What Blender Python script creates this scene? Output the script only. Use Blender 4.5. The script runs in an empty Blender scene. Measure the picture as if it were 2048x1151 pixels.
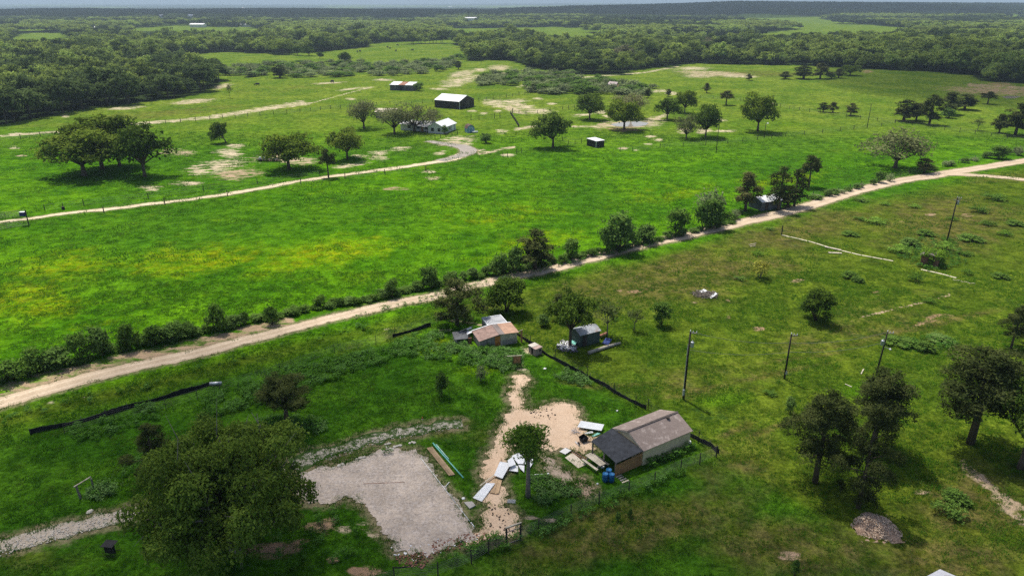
import bpy, bmesh, math, random
import numpy as np
from mathutils import Vector, Matrix
from mathutils.geometry import tessellate_polygon

S = bpy.context.scene
C = S.collection
R = math.radians
# ------------------------------------------------------------------ camera
CAM_H, PITCH, FPX = 42.0, R(22.0), 1415.0        # drone height, downward pitch, focal length in photo pixels
cd = bpy.data.cameras.new('camera'); cam = bpy.data.objects.new('camera', cd); C.objects.link(cam)
cam.location = (0, 0, CAM_H); cam.rotation_euler = (R(90) - PITCH, 0, 0)
cd.sensor_width = 36.0; cd.lens = FPX / 2048 * 36.0; cd.clip_start = 0.5; cd.clip_end = 60000
S.camera = cam
# ------------------------------------------------------------------ sky and sun
SUN_EL = R(64); SUN_AZ = math.atan2(-0.52, 0.85)   # to-sun bearing: measured from +Y, beyond the scene and to its left
to_sun = Vector((math.sin(SUN_AZ) * math.cos(SUN_EL), math.cos(SUN_AZ) * math.cos(SUN_EL), math.sin(SUN_EL)))
w = bpy.data.worlds.new('World'); S.world = w; w.use_nodes = True
nt = w.node_tree; bg = nt.nodes['Background']
sk = nt.nodes.new('ShaderNodeTexSky'); sk.sky_type = 'NISHITA'; sk.sun_disc = False
sk.sun_elevation = SUN_EL; sk.sun_rotation = SUN_AZ; sk.air_density = 1.0; sk.dust_density = 3.0; sk.ozone_density = 1.0
nt.links.new(sk.outputs[0], bg.inputs[0]); bg.inputs[1].default_value = 0.135
sd = bpy.data.lights.new('sun', 'SUN'); so = bpy.data.objects.new('sun', sd); C.objects.link(so)
sd.energy = 4.7; sd.angle = R(0.53); sd.color = (1.0, 0.955, 0.88)
so.rotation_euler = to_sun.to_track_quat('Z', 'Y').to_euler()
# ------------------------------------------------------------------ exposure and renderer
S.view_settings.view_transform = 'Standard'; S.view_settings.look = 'None'
S.view_settings.exposure = 0.0; S.view_settings.gamma = 1.0; S.view_settings.use_curve_mapping = False
S.render.engine = 'CYCLES'
cy = S.cycles
cy.max_bounces = 5; cy.diffuse_bounces = 2; cy.glossy_bounces = 2; cy.transmission_bounces = 3
cy.transparent_max_bounces = 8; cy.volume_bounces = 0
cy.use_denoising = False
cy.sample_clamp_indirect = 1.5; cy.caustics_reflective = False; cy.caustics_refractive = False

# ------------------------------------------------------------------ picture <-> ground helpers
sp, cp = math.sin(PITCH), math.cos(PITCH)
def ray(px, py):
    u = (px - 1024) / FPX; v = (575.5 - py) / FPX
    return u, cp + v * sp, -sp + v * cp
def G(px, py, z=0.0):                       # the ground point seen at a photo pixel
    dx, dy, dz = ray(px, py); t = (CAM_H - z) / -dz
    return Vector((dx * t, dy * t, z))
def HZ(base, py):                           # height above ground of the thing seen at row py over a base point
    dx, dy, dz = ray(1024, py)
    return CAM_H + base.y * dz / dy
def PPM(base):                              # photo pixels per metre across, at a ground point
    return FPX / (base.y * cp + (CAM_H - base.z) * sp)
def PXY(X, Y, Z=0.0):                       # world -> photo pixel (arrays)
    zc = Z - CAM_H
    dep = Y * cp - zc * sp; up = Y * sp + zc * cp
    dep = np.where(dep < 1.0, 1.0, dep)
    return 1024 + FPX * X / dep, 575.5 - FPX * up / dep
def smooth(a, b, x):
    t = np.clip((x - a) / (b - a), 0, 1); return t * t * (3 - 2 * t)
def hgt(X, Y):                              # rolling land beyond the farm
    X = np.asarray(X, float); Y = np.asarray(Y, float)
    Ys = np.where(Y < 200, 200, Y)
    ph = 1024 + 1526 * X / Ys
    prof = np.interp(ph, [-400, 0, 600, 900, 1000, 1100, 1200, 1300, 1400, 1480, 1560, 1700, 1850, 2048, 2500],
                     [0, 0, 0, 2, 4, 10, 17, 20, 26, 33, 31, 30, 27, 25, 20])
    h = prof * smooth(2000, 3400, Y) * (1 - smooth(3800, 5600, Y))
    left = 1 - smooth(820, 1250, ph)
    h = h - 22 * left * smooth(3700, 5600, Y)
    h = h + (10 + 7 * np.sin(X / 2300.0 + 1.0) * np.cos(Y / 3100.0)) * smooth(8500, 13500, Y)
    h = h + 2.2 * np.sin(X / 170.0 + Y / 260.0) * smooth(900, 1500, Y)
    return h

def vnoise(x, y, seed=0):                   # value noise on arrays
    xi = np.floor(x).astype(np.int64); yi = np.floor(y).astype(np.int64)
    fx = x - xi; fy = y - yi; fx = fx * fx * (3 - 2 * fx); fy = fy * fy * (3 - 2 * fy)
    def hsh(a, b):
        n = (a * 374761393 + b * 668265263 + seed * 974634777) & 0x7fffffff
        n = ((n ^ (n >> 13)) * 1274126177) & 0x7fffffff
        return ((n ^ (n >> 16)) & 0xffff) / 65535.0
    return (hsh(xi, yi) * (1 - fx) + hsh(xi + 1, yi) * fx) * (1 - fy) + (hsh(xi, yi + 1) * (1 - fx) + hsh(xi + 1, yi + 1) * fx) * fy
def inpoly(PX, PY, poly):
    ins = np.zeros(PX.shape, bool); n = len(poly)
    for i in range(n):
        x0, y0 = poly[i]; x1, y1 = poly[(i + 1) % n]
        if y0 == y1: continue
        c = ((y0 > PY) != (y1 > PY)) & (PX < (x1 - x0) * (PY - y0) / (y1 - y0) + x0)
        ins ^= c
    return ins

# ------------------------------------------------------------------ node helpers
class NT:
    def __init__(s, name):
        s.m = bpy.data.materials.new(name); s.m.use_nodes = True; s.t = s.m.node_tree; s.t.nodes.clear()
        s.out = s.n('ShaderNodeOutputMaterial')
    def n(s, kind, **kw):
        o = s.t.nodes.new(kind)
        for k, v in kw.items(): setattr(o, k, v)
        return o
    def set(s, sock, v):
        if isinstance(v, bpy.types.NodeSocket): s.t.links.new(v, sock)
        elif v is not None: sock.default_value = v if not (isinstance(v, tuple) and len(v) == 3 and len(getattr(sock, 'default_value', (0, 0, 0))) == 4) else (*v, 1.0)
    def pos(s): return s.n('ShaderNodeNewGeometry').outputs['Position']
    def noise(s, scale, detail=3.0, rough=0.6, vec=None, dist=0.0):
        o = s.n('ShaderNodeTexNoise'); s.set(o.inputs['Vector'], vec if vec is not None else s.pos())
        o.inputs['Scale'].default_value = scale; o.inputs['Detail'].default_value = detail
        o.inputs['Roughness'].default_value = rough; o.inputs['Distortion'].default_value = dist
        return o.outputs['Fac']
    def vor(s, scale, vec=None, feature='F1'):
        o = s.n('ShaderNodeTexVoronoi', feature=feature); s.set(o.inputs['Vector'], vec if vec is not None else s.pos()); o.inputs['Scale'].default_value = scale
        return o
    def math(s, op, a, b=None, c=None, clamp=False):
        o = s.n('ShaderNodeMath', operation=op); o.use_clamp = clamp
        s.set(o.inputs[0], a)
        if b is not None: s.set(o.inputs[1], b)
        if c is not None: s.set(o.inputs[2], c)
        return o.outputs[0]
    def ss(s, x, a, b, lo=0.0, hi=1.0):
        o = s.n('ShaderNodeMapRange', interpolation_type='SMOOTHSTEP'); s.set(o.inputs[0], x)
        for i, v in enumerate((a, b, lo, hi)): o.inputs[i + 1].default_value = v
        return o.outputs[0]
    def mix(s, f, a, b, mode='MIX'):
        o = s.n('ShaderNodeMix', data_type='RGBA', blend_type=mode); s.set(o.inputs[0], f); s.set(o.inputs[6], a); s.set(o.inputs[7], b)
        return o.outputs[2]
    def attr(s, name): return s.n('ShaderNodeAttribute', attribute_name=name).outputs['Fac']
    def scalev(s, x, y, z, vec=None):
        o = s.n('ShaderNodeMapping'); s.set(o.inputs[0], vec if vec is not None else s.pos()); o.inputs['Scale'].default_value = (x, y, z)
        return o.outputs[0]
    def bump(s, h, strength=0.5, dist=0.1):
        o = s.n('ShaderNodeBump'); s.set(o.inputs['Height'], h); o.inputs['Strength'].default_value = strength; o.inputs['Distance'].default_value = dist
        return o.outputs[0]
    def bsdf(s, col, rough=0.9, metal=0.0, normal=None, spec=0.3):
        o = s.n('ShaderNodeBsdfPrincipled'); s.set(o.inputs['Base Color'], col); s.set(o.inputs['Roughness'], rough)
        o.inputs['Metallic'].default_value = metal; o.inputs['Specular IOR Level'].default_value = spec
        if normal is not None: s.t.links.new(normal, o.inputs['Normal'])
        s.t.links.new(o.outputs[0], s.out.inputs['Surface']); return s.m

def mat(name, col, rough=0.85, var=0.25, scale=3.0, metal=0.0, spec=0.3, col2=None, stretch=None, bump=0.0, stain=None):
    t = NT(name); v = t.scalev(*stretch) if stretch else None
    a = t.noise(scale, 4, 0.65, vec=v)
    lo = tuple(c * (1 - var) for c in col); hi = tuple(min(1, c * (1 + var)) for c in col)
    k = t.mix(t.ss(a, 0.3, 0.7), lo, hi)
    if col2: k = t.mix(t.ss(t.noise(scale * 0.37, 5, 0.7, vec=v), 0.48, 0.62), k, col2)
    if stain: k = t.mix(t.math('MULTIPLY', t.ss(t.noise(scale * 0.9, 5, 0.75), 0.5, 0.7), 0.6), k, stain)
    return t.bsdf(k, rough, metal, t.bump(a, bump, 0.05) if bump else None, spec)

# ------------------------------------------------------------------ mesh helpers
def fast_mesh(name, V, F, mats=(), mi=None, tint=None, smoothed=False):
    V = np.asarray(V, np.float32).reshape(-1, 3); me = bpy.data.meshes.new(name)
    if isinstance(F, np.ndarray):
        n, k = F.shape; li = F.astype(np.int32).ravel(); st = np.arange(n, dtype=np.int32) * k
    else:
        li = np.array([i for f in F for i in f], np.int32); ln = np.array([len(f) for f in F], np.int32)
        st = np.concatenate([[0], np.cumsum(ln)[:-1]]).astype(np.int32); n = len(F)
    me.vertices.add(len(V)); me.vertices.foreach_set('co', V.ravel())
    me.loops.add(len(li)); me.loops.foreach_set('vertex_index', li)
    me.polygons.add(n); me.polygons.foreach_set('loop_start', st)
    me.polygons.foreach_set('use_smooth', np.full(n, bool(smoothed)))
    for m in mats: me.materials.append(m)
    if mi is not None: me.polygons.foreach_set('material_index', np.asarray(mi, np.int32))
    me.update(calc_edges=True); me.validate()
    if tint is not None:
        a = me.attributes.new('tint', 'FLOAT', 'POINT'); a.data.foreach_set('value', np.asarray(tint, np.float32))
    return me
def link(name, me, parent=None, loc=None):
    o = bpy.data.objects.new(name, me); C.objects.link(o)
    if parent is not None: o.parent = parent
    if loc is not None: o.location = loc
    return o
def tag(o, label=None, cat=None, group=None, kind=None):
    for k, v in (('label', label), ('category', cat), ('group', group), ('kind', kind)):
        if v: o[k] = v
    return o
def thing(name, label, cat, loc=(0, 0, 0), rz=0.0, group=None):
    o = bpy.data.objects.new(name, None); C.objects.link(o); o.location = loc; o.rotation_euler = (0, 0, rz)
    o.empty_display_size = 0.2
    return tag(o, label, cat, group)
class MB:
    def __init__(s): s.v = []; s.f = []
    def add(s, V, F):
        b = len(s.v); s.v += [tuple(p) for p in V]; s.f += [tuple(i + b for i in f) for f in F]; return s
    def box(s, x0, x1, y0, y1, z0, z1, M=None):
        P = [(x, y, z) for z in (z0, z1) for x, y in ((x0, y0), (x1, y0), (x1, y1), (x0, y1))]
        if M is not None: P = [M @ Vector(p) for p in P]
        return s.add(P, [(3, 2, 1, 0), (4, 5, 6, 7), (0, 1, 5, 4), (1, 2, 6, 5), (2, 3, 7, 6), (3, 0, 4, 7)])
    def slab(s, quad, th):                   # a quad thickened downwards along its normal
        q = [Vector(p) for p in quad]; n = (q[1] - q[0]).cross(q[-1] - q[0]).normalized()
        if n.z < 0: n = -n
        k = len(q); P = [p - n * th for p in q] + q
        return s.add(P, [tuple(reversed(range(k))), tuple(range(k, 2 * k))] + [(i, (i + 1) % k, k + (i + 1) % k, k + i) for i in range(k)])
    def tube(s, pts, rad, n=6, cap=True):
        pts = [Vector(p) for p in pts]; V = []; F = []
        if not isinstance(rad, (list, tuple)): rad = [rad] * len(pts)
        for i, p in enumerate(pts):
            d = (pts[min(i + 1, len(pts) - 1)] - pts[max(i - 1, 0)]).normalized()
            a = d.cross(Vector((0.21, 0.97, 0.1)) if abs(d.z) > .8 else Vector((0, 0, 1))).normalized(); b = d.cross(a)
            for k in range(n):
                t = 2 * math.pi * k / n; V.append(p + (a * math.cos(t) + b * math.sin(t)) * rad[i])
        for i in range(len(pts) - 1):
            for k in range(n):
                F.append((i * n + k, i * n + (k + 1) % n, (i + 1) * n + (k + 1) % n, (i + 1) * n + k))
        if cap: F += [tuple(reversed(range(n))), tuple(range((len(pts) - 1) * n, len(pts) * n))]
        return s.add(V, F)
    def lathe(s, prof, n=12, at=(0, 0, 0)):
        V = []; F = []
        for r, z in prof:
            for k in range(n):
                t = 2 * math.pi * k / n; V.append((at[0] + r * math.cos(t), at[1] + r * math.sin(t), at[2] + z))
        for i in range(len(prof) - 1):
            for k in range(n): F.append((i * n + k, i * n + (k + 1) % n, (i + 1) * n + (k + 1) % n, (i + 1) * n + k))
        F += [tuple(reversed(range(n))), tuple(range((len(prof) - 1) * n, len(prof) * n))]
        return s.add(V, F)
    def build(s, name, m, parent=None, sm=False, loc=None):
        me = fast_mesh(name, s.v, s.f, (m,) if m else (), smoothed=sm)
        return link(name, me, parent, loc)
# ================================================================== SETTING: ground
# worn and bare soil on the ground: (centre x, centre y, half width, half height, slant in degrees, orange share) read off the photo
BARE = [(725,1050,34,10,-5,.3),(690,1056,18,12,0,.35),(748,1066,16,9,0,.3),(385,203,42,4,-5,.35),(250,216,38,3,-5,.2),(444,173,20,4,-10,.3),(357,305,33,6,0,.5),(457,307,26,8,5,.25),(430,335,52,12,-8,.3),
 (475,347,48,9,-5,.6),(303,375,22,5,0,.3),(375,366,32,4,0,.3),(470,291,18,4,0,.2),(595,322,40,7,0,.45),(545,316,40,7,-6,.5),(757,316,17,5,0,.3),(757,305,20,3,0,.15),
 (718,312,15,3,0,.2),(793,377,23,4,0,.7),(860,343,14,3,0,.1),(864,356,15,3,0,.5),(915,283,32,8,-10,.35),(905,277,20,4,-8,.3),(925,288,14,5,0,.3),(880,306,14,3,-10,.3),(700,330,30,4,-8,.3),(800,297,20,3,-4,.2),(960,300,10,3,0,.2),(1075,222,30,5,0,.2),(990,205,24,5,0,.25),(1035,212,26,6,10,.3),(1026,218,24,6,15,.35),(1022,203,30,3.5,-3,.1),
 (1001,212,16,3,0,.1),(1055,215,14,4,-8,.1),(1075,197,10,2,0,.1),(1103,208,9,2,0,.1),(1201,224,16,3,0,.2),(1162,230,18,2.5,-3,.1),(1004,263,12,4,0,.2),(1018,311,12,3,0,.1),(945,222,9,2,0,.1),(968,227,8,2,0,.1),(995,222,8,2,0,.1),
 (1208,250,16,6,-15,.5),(1305,244,22,9,-8,.35),(1250,258,32,4.5,0,.8),(1259,248,44,8,0,.4),(1366,261,14,5,0,.3),(1408,262,16,5,0,.3),(1301,273,10,3,0,.1),(1317,280,8,2.5,0,.1),(1297,288,8,1.5,0,.1),(1247,297,10,2.5,0,.4),(1275,300,8,2,0,.2),
 (925,148,26,6,-10,.35),(918,162,30,6,-6,.3),(945,155,18,4,-10,.3),(905,171,22,3,-3,.15),(880,178,16,2.2,0,.1),(998,136,22,5,0,.4),(1000,147,16,3,0,.2),(960,140,14,3,0,.3),(1070,170,30,2.5,-4,.1),
 (1430,147,70,4,3,.45),(1400,151,30,4,0,.4),(1475,152,36,3,2,.2),(1385,137,30,3,0,.2),(1320,182,16,3,0,.1),(1345,187,14,3,0,.1),(1455,262,22,2.5,0,.2),(1440,240,12,2,0,.2),(1545,208,6,2,0,.1),(2000,168,24,3,0,.9),
 (1990,182,95,8,2,.75),(1735,143,10,3,0,.9),(1802,443,14,3,0,.8),(1860,429,12,2.5,0,.7),(1933,431,15,4,0,.8),(1920,474,9,5,0,.9),(1597,560,18,4,-10,.75),
 (1754,585,10,5,0,.95),(1870,637,34,8,-12,.9),(1840,648,20,5,-12,.8),(1270,582,22,5,0,.9),(1240,582,10,3,0,.8),(1456,601,9,3,0,.9),(1457,634,6,4,0,.9),(1518,657,15,6,0,.8),(1390,604,10,2,0,.7),(1060,420,2,1,0,.2),
 (1845,982,22,6,0,.6),(1575,1110,26,12,0,.65),(640,1052,42,18,-10,.75),(600,1085,32,10,-20,.85),(730,1140,44,12,0,.8),(560,1100,70,22,0,.85),(665,1118,16,8,0,.8),(880,772,6,3,0,.2),(945,1120,4,2,0,.2),
 (1100,1040,16,5,0,.5),(1060,1034,20,5,0,.5),(100,806,14,4,-12,.2),(170,795,16,3,-12,.2),(890,660,16,4,-10,.3),(772,658,14,4,-10,.2),(1040,735,26,10,30,.3),(1055,700,16,8,35,.25),(1015,712,22,7,0,.25),
 (130,232,8,3,0,.2),(30,268,16,3,0,.3),(30,296,10,3,0,.3),(45,312,12,2,0,.5),(700,198,10,2,0,.1),(735,176,14,1.5,-8,.1),(770,160,20,2,0,.3),(660,166,30,1.6,-3,.1),(1215,232,10,3,0,.2),(700,178,22,1.8,-8,.1)]
BSEG = [(0,272,120,263,2.5,.3),(258,249,420,235,3.5,.25),(420,235,605,205,5,.25),(545,217,620,207,3,.3),(620,207,735,176,1.2,.1),(1030,259,1072,252,3.5,.35),(1145,254,1230,251,2.8,.35),
 (957,308,1030,294,3,.4),(1333,229,1300,243,4,.35),(1140,157,1280,146,1.8,.1),(1285,146,1355,133,1.8,.3),(1928,929,2000,990,13,.55),(2000,990,2060,1050,18,.55),(-100,800,0,780,16,.66),(0,780,250,720,16,.66),(250,720,580,642,14,.66),
 (1100,530,1450,448,2,.8),(1450,448,1700,380,2,.7),(1940,170,2048,176,4,.7),(1700,640,1900,590,3,.6),(900,640,1010,655,3,.5)]
DRY = [(1690,690,130,6,-8,1.),(1560,745,160,7,-12,1.),(1400,780,120,8,-12,1.),(1250,770,90,7,-4,.9),(1160,770,60,7,10,.9),(1560,850,110,8,-20,1.),(1470,860,60,7,-20,.9),(1600,715,150,5,-8,.9),(1850,650,200,9,-12,1.),(1350,560,330,70,-10,.85),(1600,460,260,50,-14,.8),(1900,450,220,80,0,.8),(1750,640,240,60,-10,.6),(1400,760,300,50,-10,.6),(1250,1060,340,70,-14,1.),(1600,1090,300,80,0,.9),
 (1950,1000,160,110,0,.8),(1900,1120,200,60,0,1.),(1450,930,170,80,-20,.6),(60,1120,160,50,0,.5),(100,800,160,30,-15,.5),(760,680,120,22,-14,.6),(960,610,60,30,0,.6),(150,290,160,25,0,.3),(300,230,300,12,-5,.6),
 (1500,148,180,10,0,.7),(600,175,250,12,-5,.4),(2000,355,120,18,0,.6),(1990,300,100,12,-8,.3),(850,860,150,25,-8,.6),(640,920,120,22,-14,.6),(1000,860,100,30,-5,.5),(1640,680,200,30,-8,.6)]
LUSH = [(60,600,150,60,0,1),(120,540,160,50,-5,.9),(380,520,220,40,-5,1),(640,510,200,40,-10,1),(720,565,140,30,-12,.6),(1000,430,190,30,-6,.7),(1060,490,150,30,-12,.9),(830,340,100,16,-4,.5),(1330,390,150,26,-8,.7),
 (1560,360,130,22,-4,.8),(1700,300,160,20,-3,.5),(1580,250,70,12,5,.6),(870,690,130,32,5,.8),(960,740,60,20,0,.7),(800,600,60,16,0,.4),(1010,225,90,16,0,.4),(300,420,200,20,-6,.3),(1650,1090,60,30,0,.6),(1740,780,110,30,-6,.5),(60,1110,60,20,-10,.5),(1450,800,90,20,-8,.5),(200,640,160,30,-12,.5)]

def field(PX, PY, L, soft=False):
    best = np.full(PX.shape, -1.0); hue = np.zeros(PX.shape)
    for cx, cy_, a, b, rot, q in L:
        if not soft and cy_ < 400: a, b = a * 1.3, b * 1.4
        c, s = math.cos(R(rot)), math.sin(R(rot)); dx, dy = PX - cx, PY - cy_
        v = 1 - np.sqrt(((dx * c + dy * s) / a) ** 2 + ((-dx * s + dy * c) / b) ** 2)
        if soft:
            best = np.maximum(best, np.clip(v + .35, 0, 1) * q)
        else:
            m = v > best; best = np.where(m, v, best); hue = np.where(m, q, hue)
    return best, hue

# woods and clearings (photo coordinates of the ground they stand on)
WOOD_FRONT = [(-900,330),(-300,290),(-80,262),(0,250),(90,233),(190,215),(300,204),(390,190),(440,168),(438,155),(420,148),(330,131),(350,113),(440,104),(560,108),(640,104),(780,90),(900,87),(919,92),(936,121),(1015,121),(1051,130),(1051,137),
 (1110,140),(1117,150),(1240,150),(1261,142),(1389,127),(1601,131),(1690,137),(1843,143),(1943,150),(1960,162),(2048,168),(2300,180),(2900,200),(2900,3),(-900,3)]
CLEAR = [[(18,76),(60,66),(135,66),(142,86),(60,93),(25,90)],[(235,131),(300,124),(345,118),(345,124),(260,135)],[(1385,75),(1500,68),(1600,60),(1760,57),(1930,64),(1780,66),(1660,69),(1500,74)],
 [(1100,27),(1150,19),(1190,21),(1185,27)],[(1195,17),(1270,18),(1275,24),(1205,23)],[(250,58),(350,51),(420,54),(560,60),(520,66),(400,64),(250,64)],[(620,62),(760,60),(900,58),(760,65),(640,66)],[(2000,31),(2060,27),(2060,35),(2005,34)],
 [(730,36),(880,34),(870,38),(740,39)],[(1380,45),(1410,43),(1412,47),(1380,49)],[(1830,24),(1940,23),(1935,26),(1835,27)],[(20,60),(90,58),(88,61),(20,63)],[(640,70),(700,66),(705,70),(650,73)],[(1560,54),(1640,51),(1650,54),(1570,57)]]
FARPX = [(170,55,12),(198,62,15),(215,40,12),(238,50,9),(325,36,14),(382,37,16),(395,55,20),(490,54,12),(486,17,8),(288,29,12),(536,49,9),(942,42,18),(1855,23,26),(2040,25,20),(1915,24,18),(900,16,8)]
CLEAR += [[(x - w_, y - .8), (x + w_, y - .8), (x + w_, y + 5), (x - w_, y + 5)] for x, y, w_ in FARPX]     # yards of the far houses
SCRUB = [[(410,154),(560,156),(690,155),(800,152),(872,146),(930,128),(918,118),(880,124),(760,128),(640,127),(540,128),(430,138)],[(948,172),(1000,173),(1090,168),(1150,160),(1140,150),(1040,148),(975,152)],
 [(1058,186),(1120,192),(1150,188),(1230,193),(1290,190),(1310,180),(1290,168),(1230,166),(1160,162),(1110,172),(1062,170)]]
def fields_far(X, Y):                       # meadows scattered through the far woods
    Yc = np.maximum(Y, 50.); return (vnoise(X / (170 + .09 * Yc) + 3, np.log(Yc) * 4.2, 21) + .25 * (vnoise(X / 70, Y / 70, 22) - .5) > .70) & (Y > 760)
def woods(PX, PY):
    m = inpoly(PX, PY, WOOD_FRONT)
    for c in CLEAR: m &= ~inpoly(PX, PY, c)
    return m

az = np.concatenate([np.arange(-180, -48, 4.0), np.arange(-48, 48.001, 0.2), np.arange(52, 180, 4.0)])
rr = [6.0]
while rr[-1] < 900: rr.append(rr[-1] * 1.0075)
while rr[-1] < 24000: rr.append(rr[-1] * 1.03)
rr = np.array(rr); na, nr = len(az), len(rr)
A2, R2 = np.meshgrid(np.radians(az), rr)
GX, GY = (R2 * np.sin(A2)).ravel(), (R2 * np.cos(A2)).ravel()
GZ = hgt(GX, GY) - 0.03 * (1 - smooth(400, 900, R2.ravel())) * 0
idx = np.arange(nr * na).reshape(nr, na); nxt = np.roll(idx, -1, axis=1)
F = np.stack([idx[:-1], nxt[:-1], nxt[1:], idx[1:]], -1).reshape(-1, 4)[:, ::-1]
cen = len(GX)
V = np.stack([np.append(GX, 0), np.append(GY, 0), np.append(GZ, 0)], -1)
fan = [(int(idx[0, (i + 1) % na]), int(idx[0, i]), cen) for i in range(na)]
me = fast_mesh('ground', V, [tuple(f) for f in F.tolist()] + fan, smoothed=True)
front = V[:, 1] > 5
PX, PY = PXY(V[:, 0], V[:, 1], 0.0)
PX = np.where(front, PX, -5000); PY = np.where(front, PY, 3000)
bare, hue = field(PX, PY, BARE)
for x0, y0, x1, y1, hw, q in BSEG:
    dx, dy = x1 - x0, y1 - y0; t = np.clip(((PX - x0) * dx + (PY - y0) * dy) / (dx * dx + dy * dy), 0, 1)
    v = 1 - np.hypot(PX - x0 - t * dx, PY - y0 - t * dy) / hw
    m = v > bare; bare = np.where(m, v, bare); hue = np.where(m, q, hue)
# around the road and sand the turf is thin
dry, _ = field(PX, PY, DRY, True); lush, _ = field(PX, PY, LUSH, True)
lush = np.maximum(lush, .36 * smooth(300, 360, PY) * smooth(0, 40, (770 - 0.245 * PX) - PY))
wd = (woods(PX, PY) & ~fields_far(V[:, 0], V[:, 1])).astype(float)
yard = smooth(0, 60, PY - (840 - 0.26 * PX)) * (1 - smooth(-30, 60, PX - 1150 - (PY - 760) * 1.7))       # deep green mown yard below the lane
rough = smooth(0, 30, PY - (815 - 0.243 * PX)) * (1 - yard)
upper = 1 - smooth(215, 330, PY + 12 * (vnoise(V[:, 0] / 25, V[:, 1] / 25, 41) - .5))
for nm, a in (('upper', upper), ('rough', rough), ('bare', np.clip(bare, -1, 1)), ('soil', hue), ('dry', dry), ('lush', lush), ('wood', wd), ('yard', yard)):
    at = me.attributes.new(nm, 'FLOAT', 'POINT'); at.data.foreach_set('value', a.astype(np.float32))

t = NT('pasture_turf')
n_big = t.noise(0.018, 4, 0.55); n_mid = t.noise(0.09, 4, 0.6); n_sm = t.noise(0.55, 4, 0.65); n_fine = t.noise(2.4, 4, 0.75)
n_str = t.noise(0.42, 6, 0.78, dist=0.4)
col = t.mix(t.ss(n_mid, 0.38, 0.62), (0.044, 0.142, 0.0035), (0.080, 0.210, 0.0045))
col = t.mix(t.math('MULTIPLY', t.ss(n_big, 0.42, 0.62), 0.7), col, (0.036, 0.118, 0.006))
col = t.mix(t.math('MULTIPLY', t.attr('upper'), .9), col, t.mix(t.ss(t.noise(0.05, 5, 0.7), 0.36, 0.64), (0.080, 0.150, 0.014), (0.150, 0.215, 0.024)))
yl = t.ss(t.math('ADD', t.math('MULTIPLY', t.attr('lush'), 0.75), t.math('MULTIPLY', t.math('SUBTRACT', t.noise(0.16, 5, 0.72), 0.5), 1.5)), 0.30, 0.95)
col = t.mix(t.math('MULTIPLY', yl, 0.85), col, t.mix(t.ss(n_sm, 0.4, 0.6), (0.125, 0.245, 0.003), (0.20, 0.25, 0.004)))
col = t.mix(t.math('MULTIPLY', t.attr('rough'), t.ss(t.attr('lush'), 0.2, 0.6, .85, .3)), col, t.mix(t.ss(n_mid, 0.36, 0.62), (0.054, 0.094, 0.008), (0.086, 0.122, 0.012)))
ydg = t.mix(t.ss(n_mid, 0.4, 0.6), (0.026, 0.090, 0.005), (0.046, 0.130, 0.007))
col = t.mix(t.math('MULTIPLY', t.math('MULTIPLY', t.attr('yard'), t.ss(t.attr('lush'), 0.2, 0.6, 1.0, 0.2)), 0.9), col, ydg)
drym = t.ss(t.math('ADD', t.attr('dry'), t.math('MULTIPLY', t.math('SUBTRACT', t.noise(0.11, 5, 0.7), 0.5), 1.8)), 0.25, 1.0)
col = t.mix(t.math('MULTIPLY', drym, 0.75), col, t.mix(t.ss(n_sm, 0.35, 0.65), (0.078, 0.088, 0.014), (0.128, 0.104, 0.042)))
# darker coarse weeds, paler seed heads
wk = t.ss(t.math('ADD', t.noise(0.22, 5, 0.72, dist=0.6), t.math('MULTIPLY', t.math('SUBTRACT', n_sm, 0.5), 0.5)), 0.60, 0.72)
col = t.mix(t.math('MULTIPLY', wk, 0.55), col, (0.022, 0.066, 0.014))
col = t.mix(t.ss(n_str, 0.30, 0.70), t.mix(1.0, col, (0.42, 0.47, 0.5), 'MULTIPLY'), t.mix(1.0, col, (1.62, 1.48, 1.4), 'MULTIPLY'))
col = t.mix(t.ss(n_fine, 0.28, 0.72), t.mix(1.0, col, (0.52, 0.55, 0.55), 'MULTIPLY'), t.mix(1.0, col, (1.48, 1.4, 1.4), 'MULTIPLY'))
# bare soil
bm = t.math('ADD', t.attr('bare'), t.math('ADD', t.math('MULTIPLY', t.math('SUBTRACT', t.noise(0.9, 5, 0.75, vec=t.scalev(.6, 1.3, 1)), 0.5), 1.7), t.math('MULTIPLY', t.math('SUBTRACT', t.noise(0.30, 5, 0.7, vec=t.scalev(.45, 1.2, 1)), 0.5), 2.6)))
soil = t.mix(t.ss(t.attr('soil'), 0.15, 0.95), (0.64, 0.53, 0.37), (0.36, 0.215, 0.135))
soil = t.mix(t.math('MULTIPLY', t.ss(t.noise(1.3, 4, 0.7), 0.45, 0.7), 0.5), soil, (0.22, 0.165, 0.11))
frag = t.ss(t.noise(0.42, 6, 0.75, vec=t.scalev(.5, 1.25, 1), dist=.5), 0.42, 0.54)
col = t.mix(t.math('MULTIPLY', t.math('MULTIPLY', t.ss(bm, 0.08, 0.5), t.math('MAXIMUM', frag, t.ss(t.attr('bare'), .8, 1.0))), .93), col, soil)
tiny = t.math('MULTIPLY', t.ss(t.noise(0.30, 4, 0.7), 0.66, 0.74), t.math('MULTIPLY', drym, 0.7))
col = t.mix(tiny, col, (0.24, 0.165, 0.10))
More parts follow.
